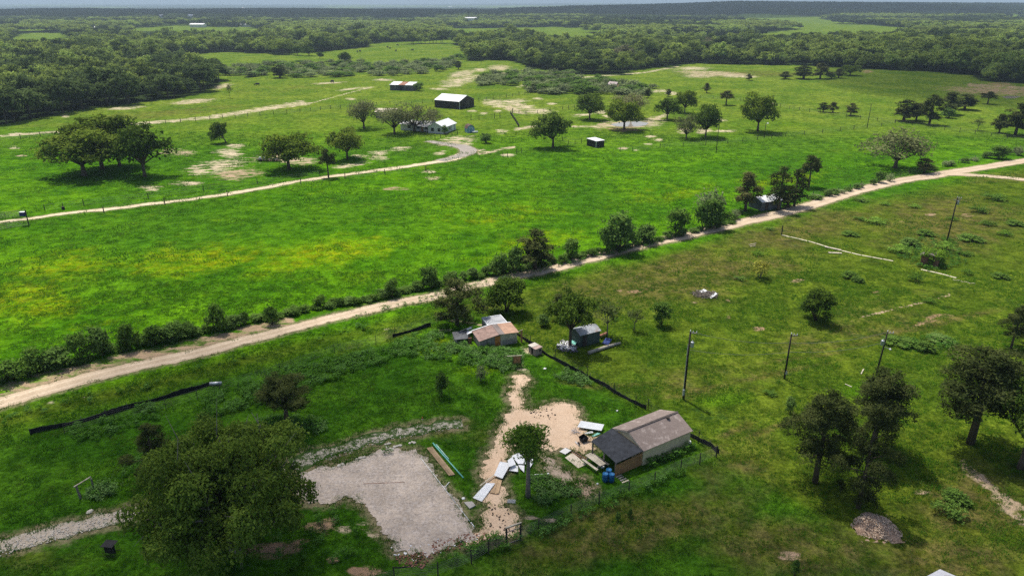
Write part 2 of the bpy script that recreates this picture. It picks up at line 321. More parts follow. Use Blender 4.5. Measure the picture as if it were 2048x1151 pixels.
# leaf litter under the woods, with the trees' shade put into its dark colour
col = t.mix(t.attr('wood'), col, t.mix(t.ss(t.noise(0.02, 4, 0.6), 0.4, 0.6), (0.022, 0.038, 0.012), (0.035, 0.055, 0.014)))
hl = t.ss(t.math('ADD', t.attr('halo'), t.math('MULTIPLY', t.math('SUBTRACT', t.noise(1.6, 5, 0.75), 0.5), 1.5)), .25, 1.0)
col = t.mix(t.math('MULTIPLY', hl, .8), col, t.mix(t.ss(n_fine, .3, .7), (0.17, 0.135, 0.08), (0.36, 0.28, 0.18)))
hgtn = t.math('ADD', t.math('MULTIPLY', n_sm, 1.0), t.math('MULTIPLY', n_fine, 0.35))
t.bsdf(col, 1.0, 0, t.bump(hgtn, 1.0, 0.5), 0.0)
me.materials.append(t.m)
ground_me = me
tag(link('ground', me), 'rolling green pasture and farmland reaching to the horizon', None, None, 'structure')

# ================================================================== roads, tracks, sand and gravel as sheets of their own
EDGES = []
def resample(P, step):
    out = []
    for a, b in zip(P[:-1], P[1:]):
        n = max(1, int((b - a).length / step))
        out += [a.lerp(b, i / n) for i in range(n)]
    return out + [P[-1]]
def catmull(px):
    P = [Vector((x, y, 0)) for x, y in px]; out = []
    for i in range(len(P) - 1):
        p0, p1, p2, p3 = P[max(i - 1, 0)], P[i], P[i + 1], P[min(i + 2, len(P) - 1)]
        for k in range(8):
            s = k / 8; out.append(0.5 * ((2 * p1) + (p2 - p0) * s + (2 * p0 - 5 * p1 + 4 * p2 - p3) * s * s + (3 * p1 - p0 - 3 * p2 + p3) * s ** 3))
    return out + [P[-1]]
def strip(name, mid, width, z, m, label, jit=0.25, step=0.7, nx=8, seed=1):
    """a lane along a line of photo points; width in metres (a number or one per point)"""
    pts = [G(p.x, p.y) for p in catmull(mid)]
    if not isinstance(width, (list, tuple)): width = [width] * len(mid)
    pts = resample(pts, step); n = len(pts)
    cum = np.concatenate([[0], np.cumsum([(b - a).length for a, b in zip(pts[:-1], pts[1:])])])
    ctrl = [G(*p) for p in mid]; cs = [cum[min(range(n), key=lambda i: (pts[i] - c).length_squared)] for c in ctrl]
    wd_ = np.interp(cum, cs, width)
    V = []; vv = []
    for i, p in enumerate(pts):
        d = (pts[min(i + 1, n - 1)] - pts[max(i - 1, 0)]).normalized(); s = Vector((-d.y, d.x, 0))
        jl = (float(vnoise(np.array([cum[i] * .9]), np.array([seed * 7.]), seed)[0]) - .5) * 2 * jit + (float(vnoise(np.array([cum[i] * .23]), np.array([3.]), seed)[0]) - .5) * 2 * jit
        jr = (float(vnoise(np.array([cum[i] * .9]), np.array([seed * 17.]), seed + 5)[0]) - .5) * 2 * jit + (float(vnoise(np.array([cum[i] * .23]), np.array([9.]), seed)[0]) - .5) * 2 * jit
        for k in range(nx + 1):
            f = k / nx * 2 - 1; off = f * wd_[i] / 2 + (jl if f > 0 else jr) * abs(f)
            q = p + s * off; V.append((q.x, q.y, z)); vv.append(f)
    EDGES.append([V[i * (nx + 1)][:2] for i in range(n)]); EDGES.append([V[i * (nx + 1) + nx][:2] for i in range(n)])
    F = [(i * (nx + 1) + k, (i + 1) * (nx + 1) + k, (i + 1) * (nx + 1) + k + 1, i * (nx + 1) + k + 1) for i in range(n - 1) for k in range(nx)]
    F = [tuple(reversed(f)) for f in F]
    me = fast_mesh(name, V, F, (m,)); a = me.attributes.new('across', 'FLOAT', 'POINT'); a.data.foreach_set('value', np.array(vv, np.float32))
    return tag(link(name, me), label, None, None, 'structure')
def patch(name, poly, z, m, label, jit=0.18, step=0.35, seed=3, kind='structure', grow=0.0):
    P = [G(*p) for p in poly]; P = resample(P + [P[0]], step)[:-1]; n = len(P); Q = []; sgn = 1 if sum(P[i - 1].x * P[i].y - P[i].x * P[i - 1].y for i in range(n)) > 0 else -1
    for i, p in enumerate(P):
        d = (P[(i + 1) % n] - P[i - 1]).normalized()
        j = sum((float(vnoise(np.array([p.x * fq]), np.array([p.y * fq]), seed + q_)[0]) - .5) * am * jit for q_, (fq, am) in enumerate(((4.5, 1.6), (1.7, 2.4), (.6, 2.6))))
        j -= grow * sgn; Q.append(Vector((p.x - d.y * j, p.y + d.x * j, z)))
    EDGES.append([(q.x, q.y) for q in Q])
    tri = tessellate_polygon([Q]); V = [tuple(q) for q in Q]
    F = []
    for a, b, c in tri:
        nz = (Q[b] - Q[a]).cross(Q[c] - Q[a]).z; F.append((a, b, c) if nz > 0 else (a, c, b))
    me = fast_mesh(name, V, F, (m,))
    return tag(link(name, me), label, None, None, kind)

def sand_mat(name, c1, c2, grass=None, ruts=0.0, sc=1.0, spec=None, gcol=(0.045, 0.085, 0.018)):
    t = NT(name); a = t.noise(0.5 * sc, 5, 0.7); f = t.noise(6.0 * sc, 3, 0.7)
    k = t.mix(t.ss(a, 0.35, 0.68), c1, c2)
    k = t.mix(t.ss(f, 0.3, 0.7), t.mix(1.0, k, (0.84, 0.83, 0.82), 'MULTIPLY'), t.mix(1.0, k, (1.1, 1.1, 1.1), 'MULTIPLY'))
    if spec:
        v = t.vor(4.5 * sc); k = t.mix(t.math('MULTIPLY', t.ss(v.outputs['Color'], 0.25, 0.75), spec), k, t.mix(t.ss(f, .3, .7), (0.16, 0.13, 0.11), (0.62, 0.57, 0.53)))
    ac = t.math('ABSOLUTE', t.attr('across'))
    if ruts:
        rut = t.math('SUBTRACT', 1.0, t.math('MULTIPLY', t.math('ABSOLUTE', t.math('SUBTRACT', ac, 0.48)), 4.0), clamp=True)
        k = t.mix(t.math('MULTIPLY', t.math('SUBTRACT', 1.0, rut), ruts), k, t.mix(1.0, k, (0.72, 0.68, 0.62), 'MULTIPLY'))
    if grass:
        g = t.math('ADD', t.math('MULTIPLY', t.math('SUBTRACT', t.noise(1.1 * sc, 5, 0.75), 0.5), 2.2), t.math('MULTIPLY', t.math('POWER', ac, 3.0), 0.55))
        k = t.mix(t.ss(g, grass, grass + 0.3), k, gcol)
    return t.bsdf(k, 0.95, 0, t.bump(f, 0.35, 0.04), 0.15)
m_lane = sand_mat('lane_sand', (0.55, 0.44, 0.315), (0.66, 0.54, 0.395), grass=0.68, ruts=0.6, sc=0.6, gcol=(0.19, 0.14, 0.085))
m_drive = sand_mat('drive_sand', (0.55, 0.46, 0.30), (0.66, 0.56, 0.38), grass=0.42, sc=0.6)
m_tar = sand_mat('drive_chip', (0.30, 0.27, 0.235), (0.38, 0.34, 0.29), sc=0.8)
m_gravel = sand_mat('pad_gravel', (0.41, 0.345, 0.28), (0.60, 0.505, 0.41), spec=0.4, sc=0.7, grass=0.95, gcol=(0.16, 0.13, 0.085))
m_yard = sand_mat('yard_sand', (0.66, 0.475, 0.315), (0.75, 0.56, 0.39), grass=0.72, sc=1.2)
m_stony = sand_mat('stony_track', (0.38, 0.32, 0.24), (0.52, 0.45, 0.35), grass=0.25, spec=0.5, sc=1.5)
m_stony2 = sand_mat('grassy_stony_track', (0.40, 0.35, 0.28), (0.52, 0.47, 0.39), grass=-0.12, spec=0.5, sc=1.2)
m_mulch = sand_mat('bed_soil', (0.34, 0.245, 0.175), (0.42, 0.31, 0.225), grass=0.7, sc=1.2)

strip('dirt_road', [(-160,850),(-60,825),(0,806),(120,771),(250,738),(400,704),(500,678),(600,652),(700,627),(800,604),(880,589),(960,568),(1040,550),(1110,536),(1200,511),(1300,487),(1400,464),(1500,441),(1600,417),(1700,386),(1790,363),(1860,352),(1920,342),(1990,331),(2048,322),(2200,302),(2400,284)],
      [3.0,3.0,3.0,2.9,2.8,2.6,2.5,2.5,2.6,2.7,2.7,2.8,3.0,3.0,3.1,3.2,3.3,3.4,3.4,3.6,3.8,4.2,4.2,4.0,4.0,4.0,4.0], 0.02, m_lane, 'pale sandy dirt lane running diagonally past the hedgerow', 0.2)
strip('side_track', [(1885,349),(1915,349),(1960,351),(2010,355),(2060,361),(2200,380)], [1.5,3.2,3.0,3.0,3.0,3.0], 0.028, m_lane, 'narrow sandy track branching off the dirt lane', 0.25)
strip('driveway', [(-80,458),(0,444),(60,437),(130,427),(208,419),(300,408),(400,396),(500,380),(600,362),(700,348),(800,335),(860,326),(890,321),(915,313),(938,303)], [1.6,1.6,1.7,1.8,2.0,2.1,2.2,2.4,2.5,2.6,2.8,3.0,3.6,4.6,5], 0.024, m_drive, 'long pale two-rut driveway crossing the pasture to the farmhouse', 0.35)
strip('paved_drive', [(880,322),(905,316),(928,309),(938,302),(928,294),(905,290),(880,286),(855,282)], [3.0,3.4,4.2,5.0,5.0,4.0,3.2,2.8], 0.036, m_tar, 'grey paved turn of the driveway in front of the farmhouse', 0.3)
strip('stony_track', [(-120,1132),(-40,1108),(0,1094),(100,1068),(200,1042),(290,1018),(400,985),(500,955),(570,936)], [2.3,2.3,2.3,2.2,2.1,2.0,2.0,2.0,1.8], 0.02, m_stony, 'stony two-rut track curving behind the big oak', 0.45, 0.25)
strip('stony_track', [(585,932),(640,912),(700,892),(760,874),(840,857),(925,848)], [1.8,2.2,2.1,2.2,1.9,1.2], 0.024, m_stony2, 'patchy grass-grown stony track above the gravel pad', 0.5, 0.2)
patch('gravel_pad', [(602,944),(640,938),(663,938),(690,930),(713,918),(740,912),(774,902),(800,899),(831,899),(870,952),(905,1002),(949,1056),(947,1074),(905,1092),(867,1102),(820,1104),(790,1098),(776,1056),(750,1030),(731,1011),(692,990),(660,998),(642,1004),(613,998),(590,985)], 0.04, m_gravel, 'pinkish grey gravel building pad beside the big oak', 0.26, 0.16, grow=.22)
Z7 = lambda x, y: (940 + x / 2.878, 700 + y / 2.878)
patch('sand_path', [Z7(*p) for p in [(250,140),(300,150),(312,210),(322,290),(300,338),(370,345),(460,310),(540,306),(610,345),(635,400),(640,430),(690,480),(705,520),(700,565),(650,590),(560,560),(500,560),(420,560),(380,520),(330,540),(270,560),(200,600),(180,680),(170,760),(200,820),(215,900),(262,960),(268,1010),(230,1060),(150,1090),(60,1100),(0,1100),(-20,1070),(60,1020),(105,980),(95,900),(75,850),(110,780),(100,720),(95,640),(115,590),(150,560),(150,490),(165,440),(200,420),(215,350),(245,335),(240,240)]], 0.032, m_yard, 'pale orange sand path and yard leading past the pecan tree', 0.3, 0.13, grow=.22)
patch('soil_bed', [Z7(*p) for p in [(408,620),(440,605),(500,640),(560,690),(600,735),(590,765),(540,780),(470,740),(425,690)]], 0.03, sand_mat('bed_grey', (0.36, 0.28, 0.21), (0.44, 0.35, 0.27), sc=1.5), 'greyish bare soil bed between pecan tree and plywood sheets', 0.28, 0.12)
patch('soil_bed', [Z7(*p) for p in [(600,740),(640,738),(680,775),(700,815),(650,820),(615,790)]], 0.03, m_mulch, 'rounded brown bare soil patch near the blue drums', 0.22, 0.12)
# stock pond
tw = NT('pond_water'); tw.bsdf((0.30, 0.27, 0.22), 0.08, 0, tw.bump(tw.noise(1.2, 2), 0.05, 0.02), 0.5)
patch('pond_water', [(1222,249),(1240,245),(1258,243.5),(1280,243),(1297,246),(1294,251),(1270,253.5),(1245,253.5),(1228,252)], 0.05, tw.m, 'pale shallow stock pond under the oaks', 0.3, 1.2)
patch('pond_water', [(2003,194),(2012,192),(2028,192),(2042,193.5),(2030,197),(2012,197)], 0.05, tw.m, 'small pale pond in the far green field', 0.3, 1.5)

# thin, sandy turf along the edges of the sheets: distance of each ground vertex to the nearest sheet edge
from mathutils.kdtree import KDTree
pts_ = [p for E in EDGES for p in E]; kd = KDTree(len(pts_))
for i, p in enumerate(pts_): kd.insert((p[0], p[1], 0), i)
kd.balance(); nv_ = len(ground_me.vertices); gc = np.empty(nv_ * 3, np.float32); ground_me.vertices.foreach_get('co', gc); gc = gc.reshape(-1, 3); hal = np.zeros(nv_, np.float32)
rg_ = np.hypot(gc[:, 0], gc[:, 1]); cand = np.nonzero((rg_ < 330) & (gc[:, 1] > 10))[0]
for i in cand:
    d_ = kd.find((gc[i, 0], gc[i, 1], 0))[2]
    if d_ < 1.5: hal[i] = 1 - d_ / 1.5
at = ground_me.attributes.new('halo', 'FLOAT', 'POINT'); at.data.foreach_set('value', hal)
# ================================================================== air and clouds
def closed_box(x0, x1, y0, y1, z0, z1):
    return MB().box(x0, x1, y0, y1, z0, z1)
th = NT('haze_air'); pv = th.n('ShaderNodeVolumePrincipled'); pv.inputs['Color'].default_value = (0.64, 0.83, 1.0, 1); pv.inputs['Density'].default_value = 1.4e-4; pv.inputs['Anisotropy'].default_value = 0.3
th.t.links.new(pv.outputs[0], th.out.inputs['Volume'])
tag(closed_box(-25000, 25000, -25000, 25000, -30, 96).build('haze', th.m), 'pale blue air lying over the far land', None, None, 'stuff')

tc = NT('cloud_vapour'); vs = tc.n('ShaderNodeVolumePrincipled'); vs.inputs['Color'].default_value = (1, 1, 1, 1); vs.inputs['Density'].default_value = 0.013; vs.inputs['Anisotropy'].default_value = 0.3
tc.t.links.new(vs.outputs[0], tc.out.inputs['Volume'])
def cloud(gx, gy, rx, ry, alt, th_, seed, n=16):
    """a lumpy fair-weather cloud whose shadow falls about the ground point (gx, gy)"""
    rng = random.Random(seed); k = alt / math.tan(SUN_EL)
    cx, cy_ = gx + math.sin(SUN_AZ) * k, gy + math.cos(SUN_AZ) * k
    bm = bmesh.new()
    for i in range(n):
        a = rng.uniform(0, 2 * math.pi); q = math.sqrt(rng.random()) * 0.72
        M = Matrix.Translation((q * rx * math.cos(a), q * ry * math.sin(a), rng.uniform(-.1, .35) * th_)) @ Matrix.Diagonal((rx * rng.uniform(.28, .46), ry * rng.uniform(.28, .46), th_ * rng.uniform(.3, .6), 1))
        bmesh.ops.create_icosphere(bm, subdivisions=3, radius=1, matrix=M)
    me = bpy.data.meshes.new('cloud'); bm.to_mesh(me); bm.free(); me.materials.append(tc.m)
    o = link('clouds', me, None, (cx, cy_, alt)); md = o.modifiers.new('union', 'REMESH'); md.mode = 'VOXEL'; md.voxel_size = max(rx, ry) / 28
    tag(o, 'fair-weather cloud drifting high over the farm', None, 'clouds over the farm', 'stuff')
CLOUDS = [(-35, 44, 66, 46, 420, 95, 1, 22), (34, 34, 62, 24, 430, 55, 2), (340, 460, 170, 200, 520, 90, 3), (-900, 3000, 2700, 1300, 900, 150, 5, 30), (900, 3900, 900, 700, 900, 110, 6)]
for c in CLOUDS: cloud(*c)
# ================================================================== VEGETATION
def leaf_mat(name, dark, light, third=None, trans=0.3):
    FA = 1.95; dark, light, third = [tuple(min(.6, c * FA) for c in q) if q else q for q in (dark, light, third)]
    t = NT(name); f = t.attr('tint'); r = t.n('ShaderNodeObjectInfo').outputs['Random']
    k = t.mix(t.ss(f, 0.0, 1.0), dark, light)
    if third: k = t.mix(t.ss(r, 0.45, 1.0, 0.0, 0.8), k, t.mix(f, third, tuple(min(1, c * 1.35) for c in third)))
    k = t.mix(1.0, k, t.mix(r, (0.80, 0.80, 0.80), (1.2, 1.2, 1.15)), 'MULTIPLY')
    d = t.n('ShaderNodeBsdfDiffuse'); t.set(d.inputs[0], k); tr = t.n('ShaderNodeBsdfTranslucent'); t.set(tr.inputs[0], k)
    mx = t.n('ShaderNodeMixShader'); mx.inputs[0].default_value = trans
    t.t.links.new(d.outputs[0], mx.inputs[1]); t.t.links.new(tr.outputs[0], mx.inputs[2]); t.t.links.new(mx.outputs[0], t.out.inputs['Surface'])
    return t.m
m_bark = mat('bark', (0.115, 0.085, 0.062), 0.95, 0.35, 4.0, stretch=(1, 1, .25), bump=0.4)
m_bark_grey = mat('bark_grey', (0.20, 0.17, 0.145), 0.95, 0.3, 4.0, stretch=(1, 1, .25))
L_oak = leaf_mat('oak_leaves', (0.038, 0.064, 0.009), (0.102, 0.142, 0.016), (0.076, 0.100, 0.016), 0.40)
L_oakd = leaf_mat('dark_oak_leaves', (0.024, 0.046, 0.008), (0.064, 0.102, 0.014), (0.048, 0.072, 0.013))
L_cedar = leaf_mat('cedar_needles', (0.019, 0.028, 0.008), (0.058, 0.070, 0.020), (0.050, 0.050, 0.018), 0.15)
L_mesq = leaf_mat('mesquite_leaves', (0.072, 0.080, 0.034), (0.125, 0.140, 0.055), (0.095, 0.095, 0.045))
L_bush = leaf_mat('bush_leaves', (0.036, 0.072, 0.013), (0.092, 0.155, 0.026), (0.060, 0.095, 0.026))
L_dull = leaf_mat('greyish_leaves', (0.080, 0.100, 0.045), (0.14, 0.17, 0.075), (0.105, 0.13, 0.058))
L_wood = leaf_mat('woodland_leaves', (0.042, 0.064, 0.016), (0.112, 0.148, 0.030), (0.125, 0.16, 0.032), 0.42)
L_weed = leaf_mat('weed_leaves', (0.028, 0.076, 0.009), (0.062, 0.140, 0.018), (0.048, 0.095, 0.024))
L_pale = leaf_mat('broad_pale_leaves', (0.045, 0.092, 0.022), (0.10, 0.17, 0.052), (0.07, 0.125, 0.035))
L_grass = leaf_mat('grass_blades', (0.018, 0.064, 0.004), (0.044, 0.122, 0.006), (0.056, 0.090, 0.010), 0.35)
L_gold = leaf_mat('golden_twigs', (0.14, 0.14, 0.02), (0.22, 0.22, 0.04))

def leaves(rng, lobes, n, leaf, clump, per=12, flat=0.5, slim=0.6, low=-0.45, droop=0.0):
    """many small leaf sprays in clumps over a set of lobes -> verts, faces, tint"""
    lob = np.array(lobes, float); area = (lob[:, 3] * lob[:, 4] + lob[:, 4] * lob[:, 5] + lob[:, 3] * lob[:, 5]); pr = area / area.sum()
    nc = max(6, n // per); li = rng.choice(len(lob), nc, p=pr)
    d = rng.normal(size=(nc, 3)); d /= np.linalg.norm(d, axis=1)[:, None]
    d[:, 2] = np.where(d[:, 2] < low, -d[:, 2], d[:, 2])
    fac = rng.uniform(0.5, 1.05, nc) ** 0.6
    cc = lob[li, :3] + d * lob[li, 3:6] * fac[:, None]
    ct = np.clip(0.2 + 0.45 * rng.random(nc) + 0.6 * (rng.random(len(lob))[li] - .5) + .15 * d[:, 2], 0, 1)  # random tint, plus lighter lobe tops: top light put into the leaf colour
    ci = np.repeat(np.arange(nc), per); N = len(ci)
    csz = rng.uniform(0.6, 1.35, nc)[ci] * clump
    off = np.clip(rng.normal(size=(N, 3)), -1.5, 1.5) * csz[:, None] * np.array([1, 1, .62]); P = cc[ci] + off
    P[:, 2] -= droop * np.hypot(off[:, 0], off[:, 1])
    nm = d[ci] * 0.75 + np.array([0, 0, flat]) + rng.normal(size=(N, 3)) * 0.55; nm /= np.linalg.norm(nm, axis=1)[:, None]
    r = rng.normal(size=(N, 3)); u = np.cross(nm, r); u /= np.linalg.norm(u, axis=1)[:, None] + 1e-9; v = np.cross(nm, u)
    sz = leaf * rng.uniform(0.55, 1.35, N); u *= sz[:, None]; v *= (sz * slim)[:, None]
    V = np.stack([P - u, P + v * .9 - u * .1, P + u, P - v * .9 + u * .15], 1).reshape(-1, 3)
    V[:, 2] = np.maximum(V[:, 2], 0.02)
    Fq = np.arange(N * 4).reshape(N, 4)
    tn = np.repeat(np.clip(ct[ci] + rng.normal(size=N) * 0.16, 0, 1), 4)
    return V, Fq, tn
def limbs(rng, mb, base_r, fork, tips, lean=(0, 0), twigs=0, n=6):
    f = Vector((lean[0], lean[1], fork))
    mb.tube([(0, 0, -0.15), (lean[0] * .15, lean[1] * .15, fork * .3), (lean[0] * .55, lean[1] * .55, fork * .7), f], [base_r * 1.35, base_r, base_r * .86, base_r * .74], n + 2)
    for tx in tips:
        tv = Vector(tx); m_ = f.lerp(tv, .5) + Vector((rng.normal() * .12, rng.normal() * .12, rng.random() * .12)) * (tv - f).length
        r0 = base_r * rng.uniform(.38, .6); mb.tube([f - Vector((0, 0, base_r)), m_, tv], [r0, r0 * .6, r0 * .2], n)
        for _ in range(twigs):
            e = tv + Vector(rng.normal(size=3).tolist()) * (tv - f).length * .16; mb.tube([m_.lerp(tv, rng.random()), e], [r0 * .28, r0 * .06], 4)
    return mb
def oak_lobes(rng, H, W, n=11, base=0.34, core=True):
    L = []; cz = H * (base + (1 - base) * .42); rv = H * (1 - base) * .56; rh = W / 2
    for i in range(n):
        zd = 1 - 1.42 * (i + .5) / n; a = i * 2.39996 + rng.uniform(-.35, .35); q = math.sqrt(max(0, 1 - zd * zd)); k = rng.uniform(.42, .88); r = W * rng.uniform(.09, .185)
        L.append((q * k * rh * math.cos(a), q * k * rh * math.sin(a), cz + zd * rv * k * (1 if zd > 0 else .8), r, r, r * rng.uniform(.62, .9)))
    if core: L.append((0, 0, cz + rv * .1, W * .24, W * .24, rv * .55))
    return L
def cedar_lobes(rng, H, W, base=0.22, shape=1.0, n=16):
    L = []
    for i in range(n):
        f = (i + rng.random()) / n; z = H * (base + (1 - base) * f * .96); prof = (math.sin(math.pi * min(1, .18 + f * .72)) ** shape) * (1 - f * .35)
        a = i * 2.4 + rng.uniform(-.6, .6); q = W * .36 * prof * rng.uniform(.25, 1.5); r = W * .135 * (.5 + prof * .65) * rng.uniform(.5, 1.3) * (16 / n) ** .2
        L.append((q * math.cos(a), q * math.sin(a), z - r * .3, r, r, r * rng.uniform(.75, 1.15)))
    L.append((0, 0, H * .93, W * .1, W * .1, H * .07))
    return L
def bush_lobes(rng, H, W, n=8):
    L = [(0, 0, H * .5, W * .3, W * .3, H * .42)]
    for i in range(n):
        a = rng.uniform(0, 6.28); q = rng.uniform(.1, .34) * W; r = W * rng.uniform(.13, .22); z = H * rng.uniform(.3, .92) * (1 - q / W * .6) - r * .2
        L.append((q * math.cos(a), q * math.sin(a), max(z, r * .6), r, r, r * rng.uniform(.7, 1.2)))
    return L
PROTO = {}
def proto(key, kind, H, W, n, leaf, clump, lm, bark=None, seed=0, **k):
    rng = np.random.default_rng(seed); bark = bark or m_bark; mb = MB(); fork = k.get('fork', .32) * H; br = k.get('br', .022 * H + .010 * W)
    if kind == 'oak':
        L = oak_lobes(rng, H, W, k.get('nl', 12), k.get('base', .36)); L = [(a, b, c, r1 * k.get('ls', 1), r2 * k.get('ls', 1), r3 * k.get('ls', 1)) for a, b, c, r1, r2, r3 in L[:-1]] + L[-1:]; lean = k.get('lean', (0, 0)); L = [(a + lean[0], b + lean[1], *r) for a, b, *r in L]
        limbs(rng, mb, br, fork, [(l[0], l[1], l[2] + l[5] * .3) for l in L], lean, k.get('twigs', 0))
    elif kind == 'cedar':
        L = cedar_lobes(rng, H, W, k.get('base', .22), k.get('shape', 1.0), k.get('nl', 20))
        mb.tube([(0, 0, -.1), (W * .01, 0, H * .35), (-W * .02, W * .02, H * .7), (0, 0, H * .95)], [br * 1.2, br * .9, br * .55, br * .12], 7)
        for l in L[2::2]: mb.tube([(0, 0, l[2] * .85), (l[0], l[1], l[2])], [br * .35, br * .08], 5)
        fork = 0
    else:
        L = bush_lobes(rng, H, W, k.get('nl', 8)); 
        for l in L[:6]: mb.tube([(l[0] * .1, l[1] * .1, 0), (l[0] * .6, l[1] * .6, l[2] * .6), l[:3]], [br * .6, br * .4, br * .12], 5)
    V, Fq, tn = leaves(rng, L, n, leaf, clump, k.get('per', 12), k.get('flat', .5), k.get('slim', .6), k.get('low', -.45), k.get('droop', 0))
    W = 2 * float(np.percentile(np.hypot(V[:, 0] - np.mean(V[:, 0]), V[:, 1] - np.mean(V[:, 1])), 95)); H = float(np.percentile(V[:, 2], 99.7))
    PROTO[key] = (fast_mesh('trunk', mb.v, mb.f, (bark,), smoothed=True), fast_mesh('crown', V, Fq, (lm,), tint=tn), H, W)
def put(key, bx, by, ty, wpx, label, cat='tree', name='oak_tree', group=None, rz=None, lean=None, base=None):
    tm, cm, H0, W0 = PROTO[key]; b = base or G(bx, by); h = HZ(b, ty); wd_ = wpx / PPM(b)
    h = max(h, .3)
    o = thing(name, label, cat, b, (hash((bx, by)) % 628) / 100 if rz is None else rz, group)
    o.scale = (wd_ / W0, wd_ / W0, h / H0)
    link('trunk', tm, o); link('crown', cm, o)
    return o

# --- prototypes (mid distance)
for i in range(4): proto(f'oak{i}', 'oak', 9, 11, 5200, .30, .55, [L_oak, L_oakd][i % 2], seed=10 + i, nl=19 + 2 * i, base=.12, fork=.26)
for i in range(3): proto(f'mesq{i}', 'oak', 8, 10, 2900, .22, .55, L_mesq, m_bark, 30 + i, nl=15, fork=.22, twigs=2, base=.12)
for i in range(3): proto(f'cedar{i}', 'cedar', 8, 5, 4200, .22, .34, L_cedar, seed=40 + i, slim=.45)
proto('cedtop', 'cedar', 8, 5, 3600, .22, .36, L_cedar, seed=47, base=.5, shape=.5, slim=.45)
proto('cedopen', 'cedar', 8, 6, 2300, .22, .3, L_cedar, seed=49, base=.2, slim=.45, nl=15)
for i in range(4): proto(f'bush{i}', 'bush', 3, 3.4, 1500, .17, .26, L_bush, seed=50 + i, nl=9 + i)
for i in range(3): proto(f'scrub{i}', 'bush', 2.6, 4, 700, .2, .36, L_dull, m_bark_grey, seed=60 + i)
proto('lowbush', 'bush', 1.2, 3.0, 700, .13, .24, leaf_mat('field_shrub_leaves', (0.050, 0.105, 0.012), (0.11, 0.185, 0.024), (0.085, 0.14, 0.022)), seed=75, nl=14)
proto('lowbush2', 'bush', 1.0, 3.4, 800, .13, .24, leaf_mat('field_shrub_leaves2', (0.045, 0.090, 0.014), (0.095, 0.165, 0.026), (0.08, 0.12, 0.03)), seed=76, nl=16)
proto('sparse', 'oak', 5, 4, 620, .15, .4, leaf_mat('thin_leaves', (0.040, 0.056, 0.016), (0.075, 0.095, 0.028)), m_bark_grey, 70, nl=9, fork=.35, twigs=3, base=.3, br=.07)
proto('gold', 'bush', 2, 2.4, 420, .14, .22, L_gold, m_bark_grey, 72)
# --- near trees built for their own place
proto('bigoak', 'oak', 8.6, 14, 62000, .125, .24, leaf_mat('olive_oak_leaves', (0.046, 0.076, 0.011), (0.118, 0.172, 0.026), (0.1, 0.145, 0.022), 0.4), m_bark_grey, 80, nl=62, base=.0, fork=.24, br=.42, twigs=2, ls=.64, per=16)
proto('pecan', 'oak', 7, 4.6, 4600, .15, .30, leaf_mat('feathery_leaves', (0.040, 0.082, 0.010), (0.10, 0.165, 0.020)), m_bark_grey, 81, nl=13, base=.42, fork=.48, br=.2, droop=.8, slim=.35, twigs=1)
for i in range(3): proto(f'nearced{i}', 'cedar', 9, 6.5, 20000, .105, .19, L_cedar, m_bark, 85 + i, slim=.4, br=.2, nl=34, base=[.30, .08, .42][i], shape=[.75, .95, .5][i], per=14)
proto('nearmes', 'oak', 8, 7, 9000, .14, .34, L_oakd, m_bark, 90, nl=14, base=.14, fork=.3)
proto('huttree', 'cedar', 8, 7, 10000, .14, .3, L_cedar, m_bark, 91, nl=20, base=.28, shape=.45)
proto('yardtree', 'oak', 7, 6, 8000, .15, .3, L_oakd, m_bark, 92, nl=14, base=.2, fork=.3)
proto('round', 'bush', 3.6, 4, 7000, .11, .2, L_oakd, m_bark, 93, nl=12)

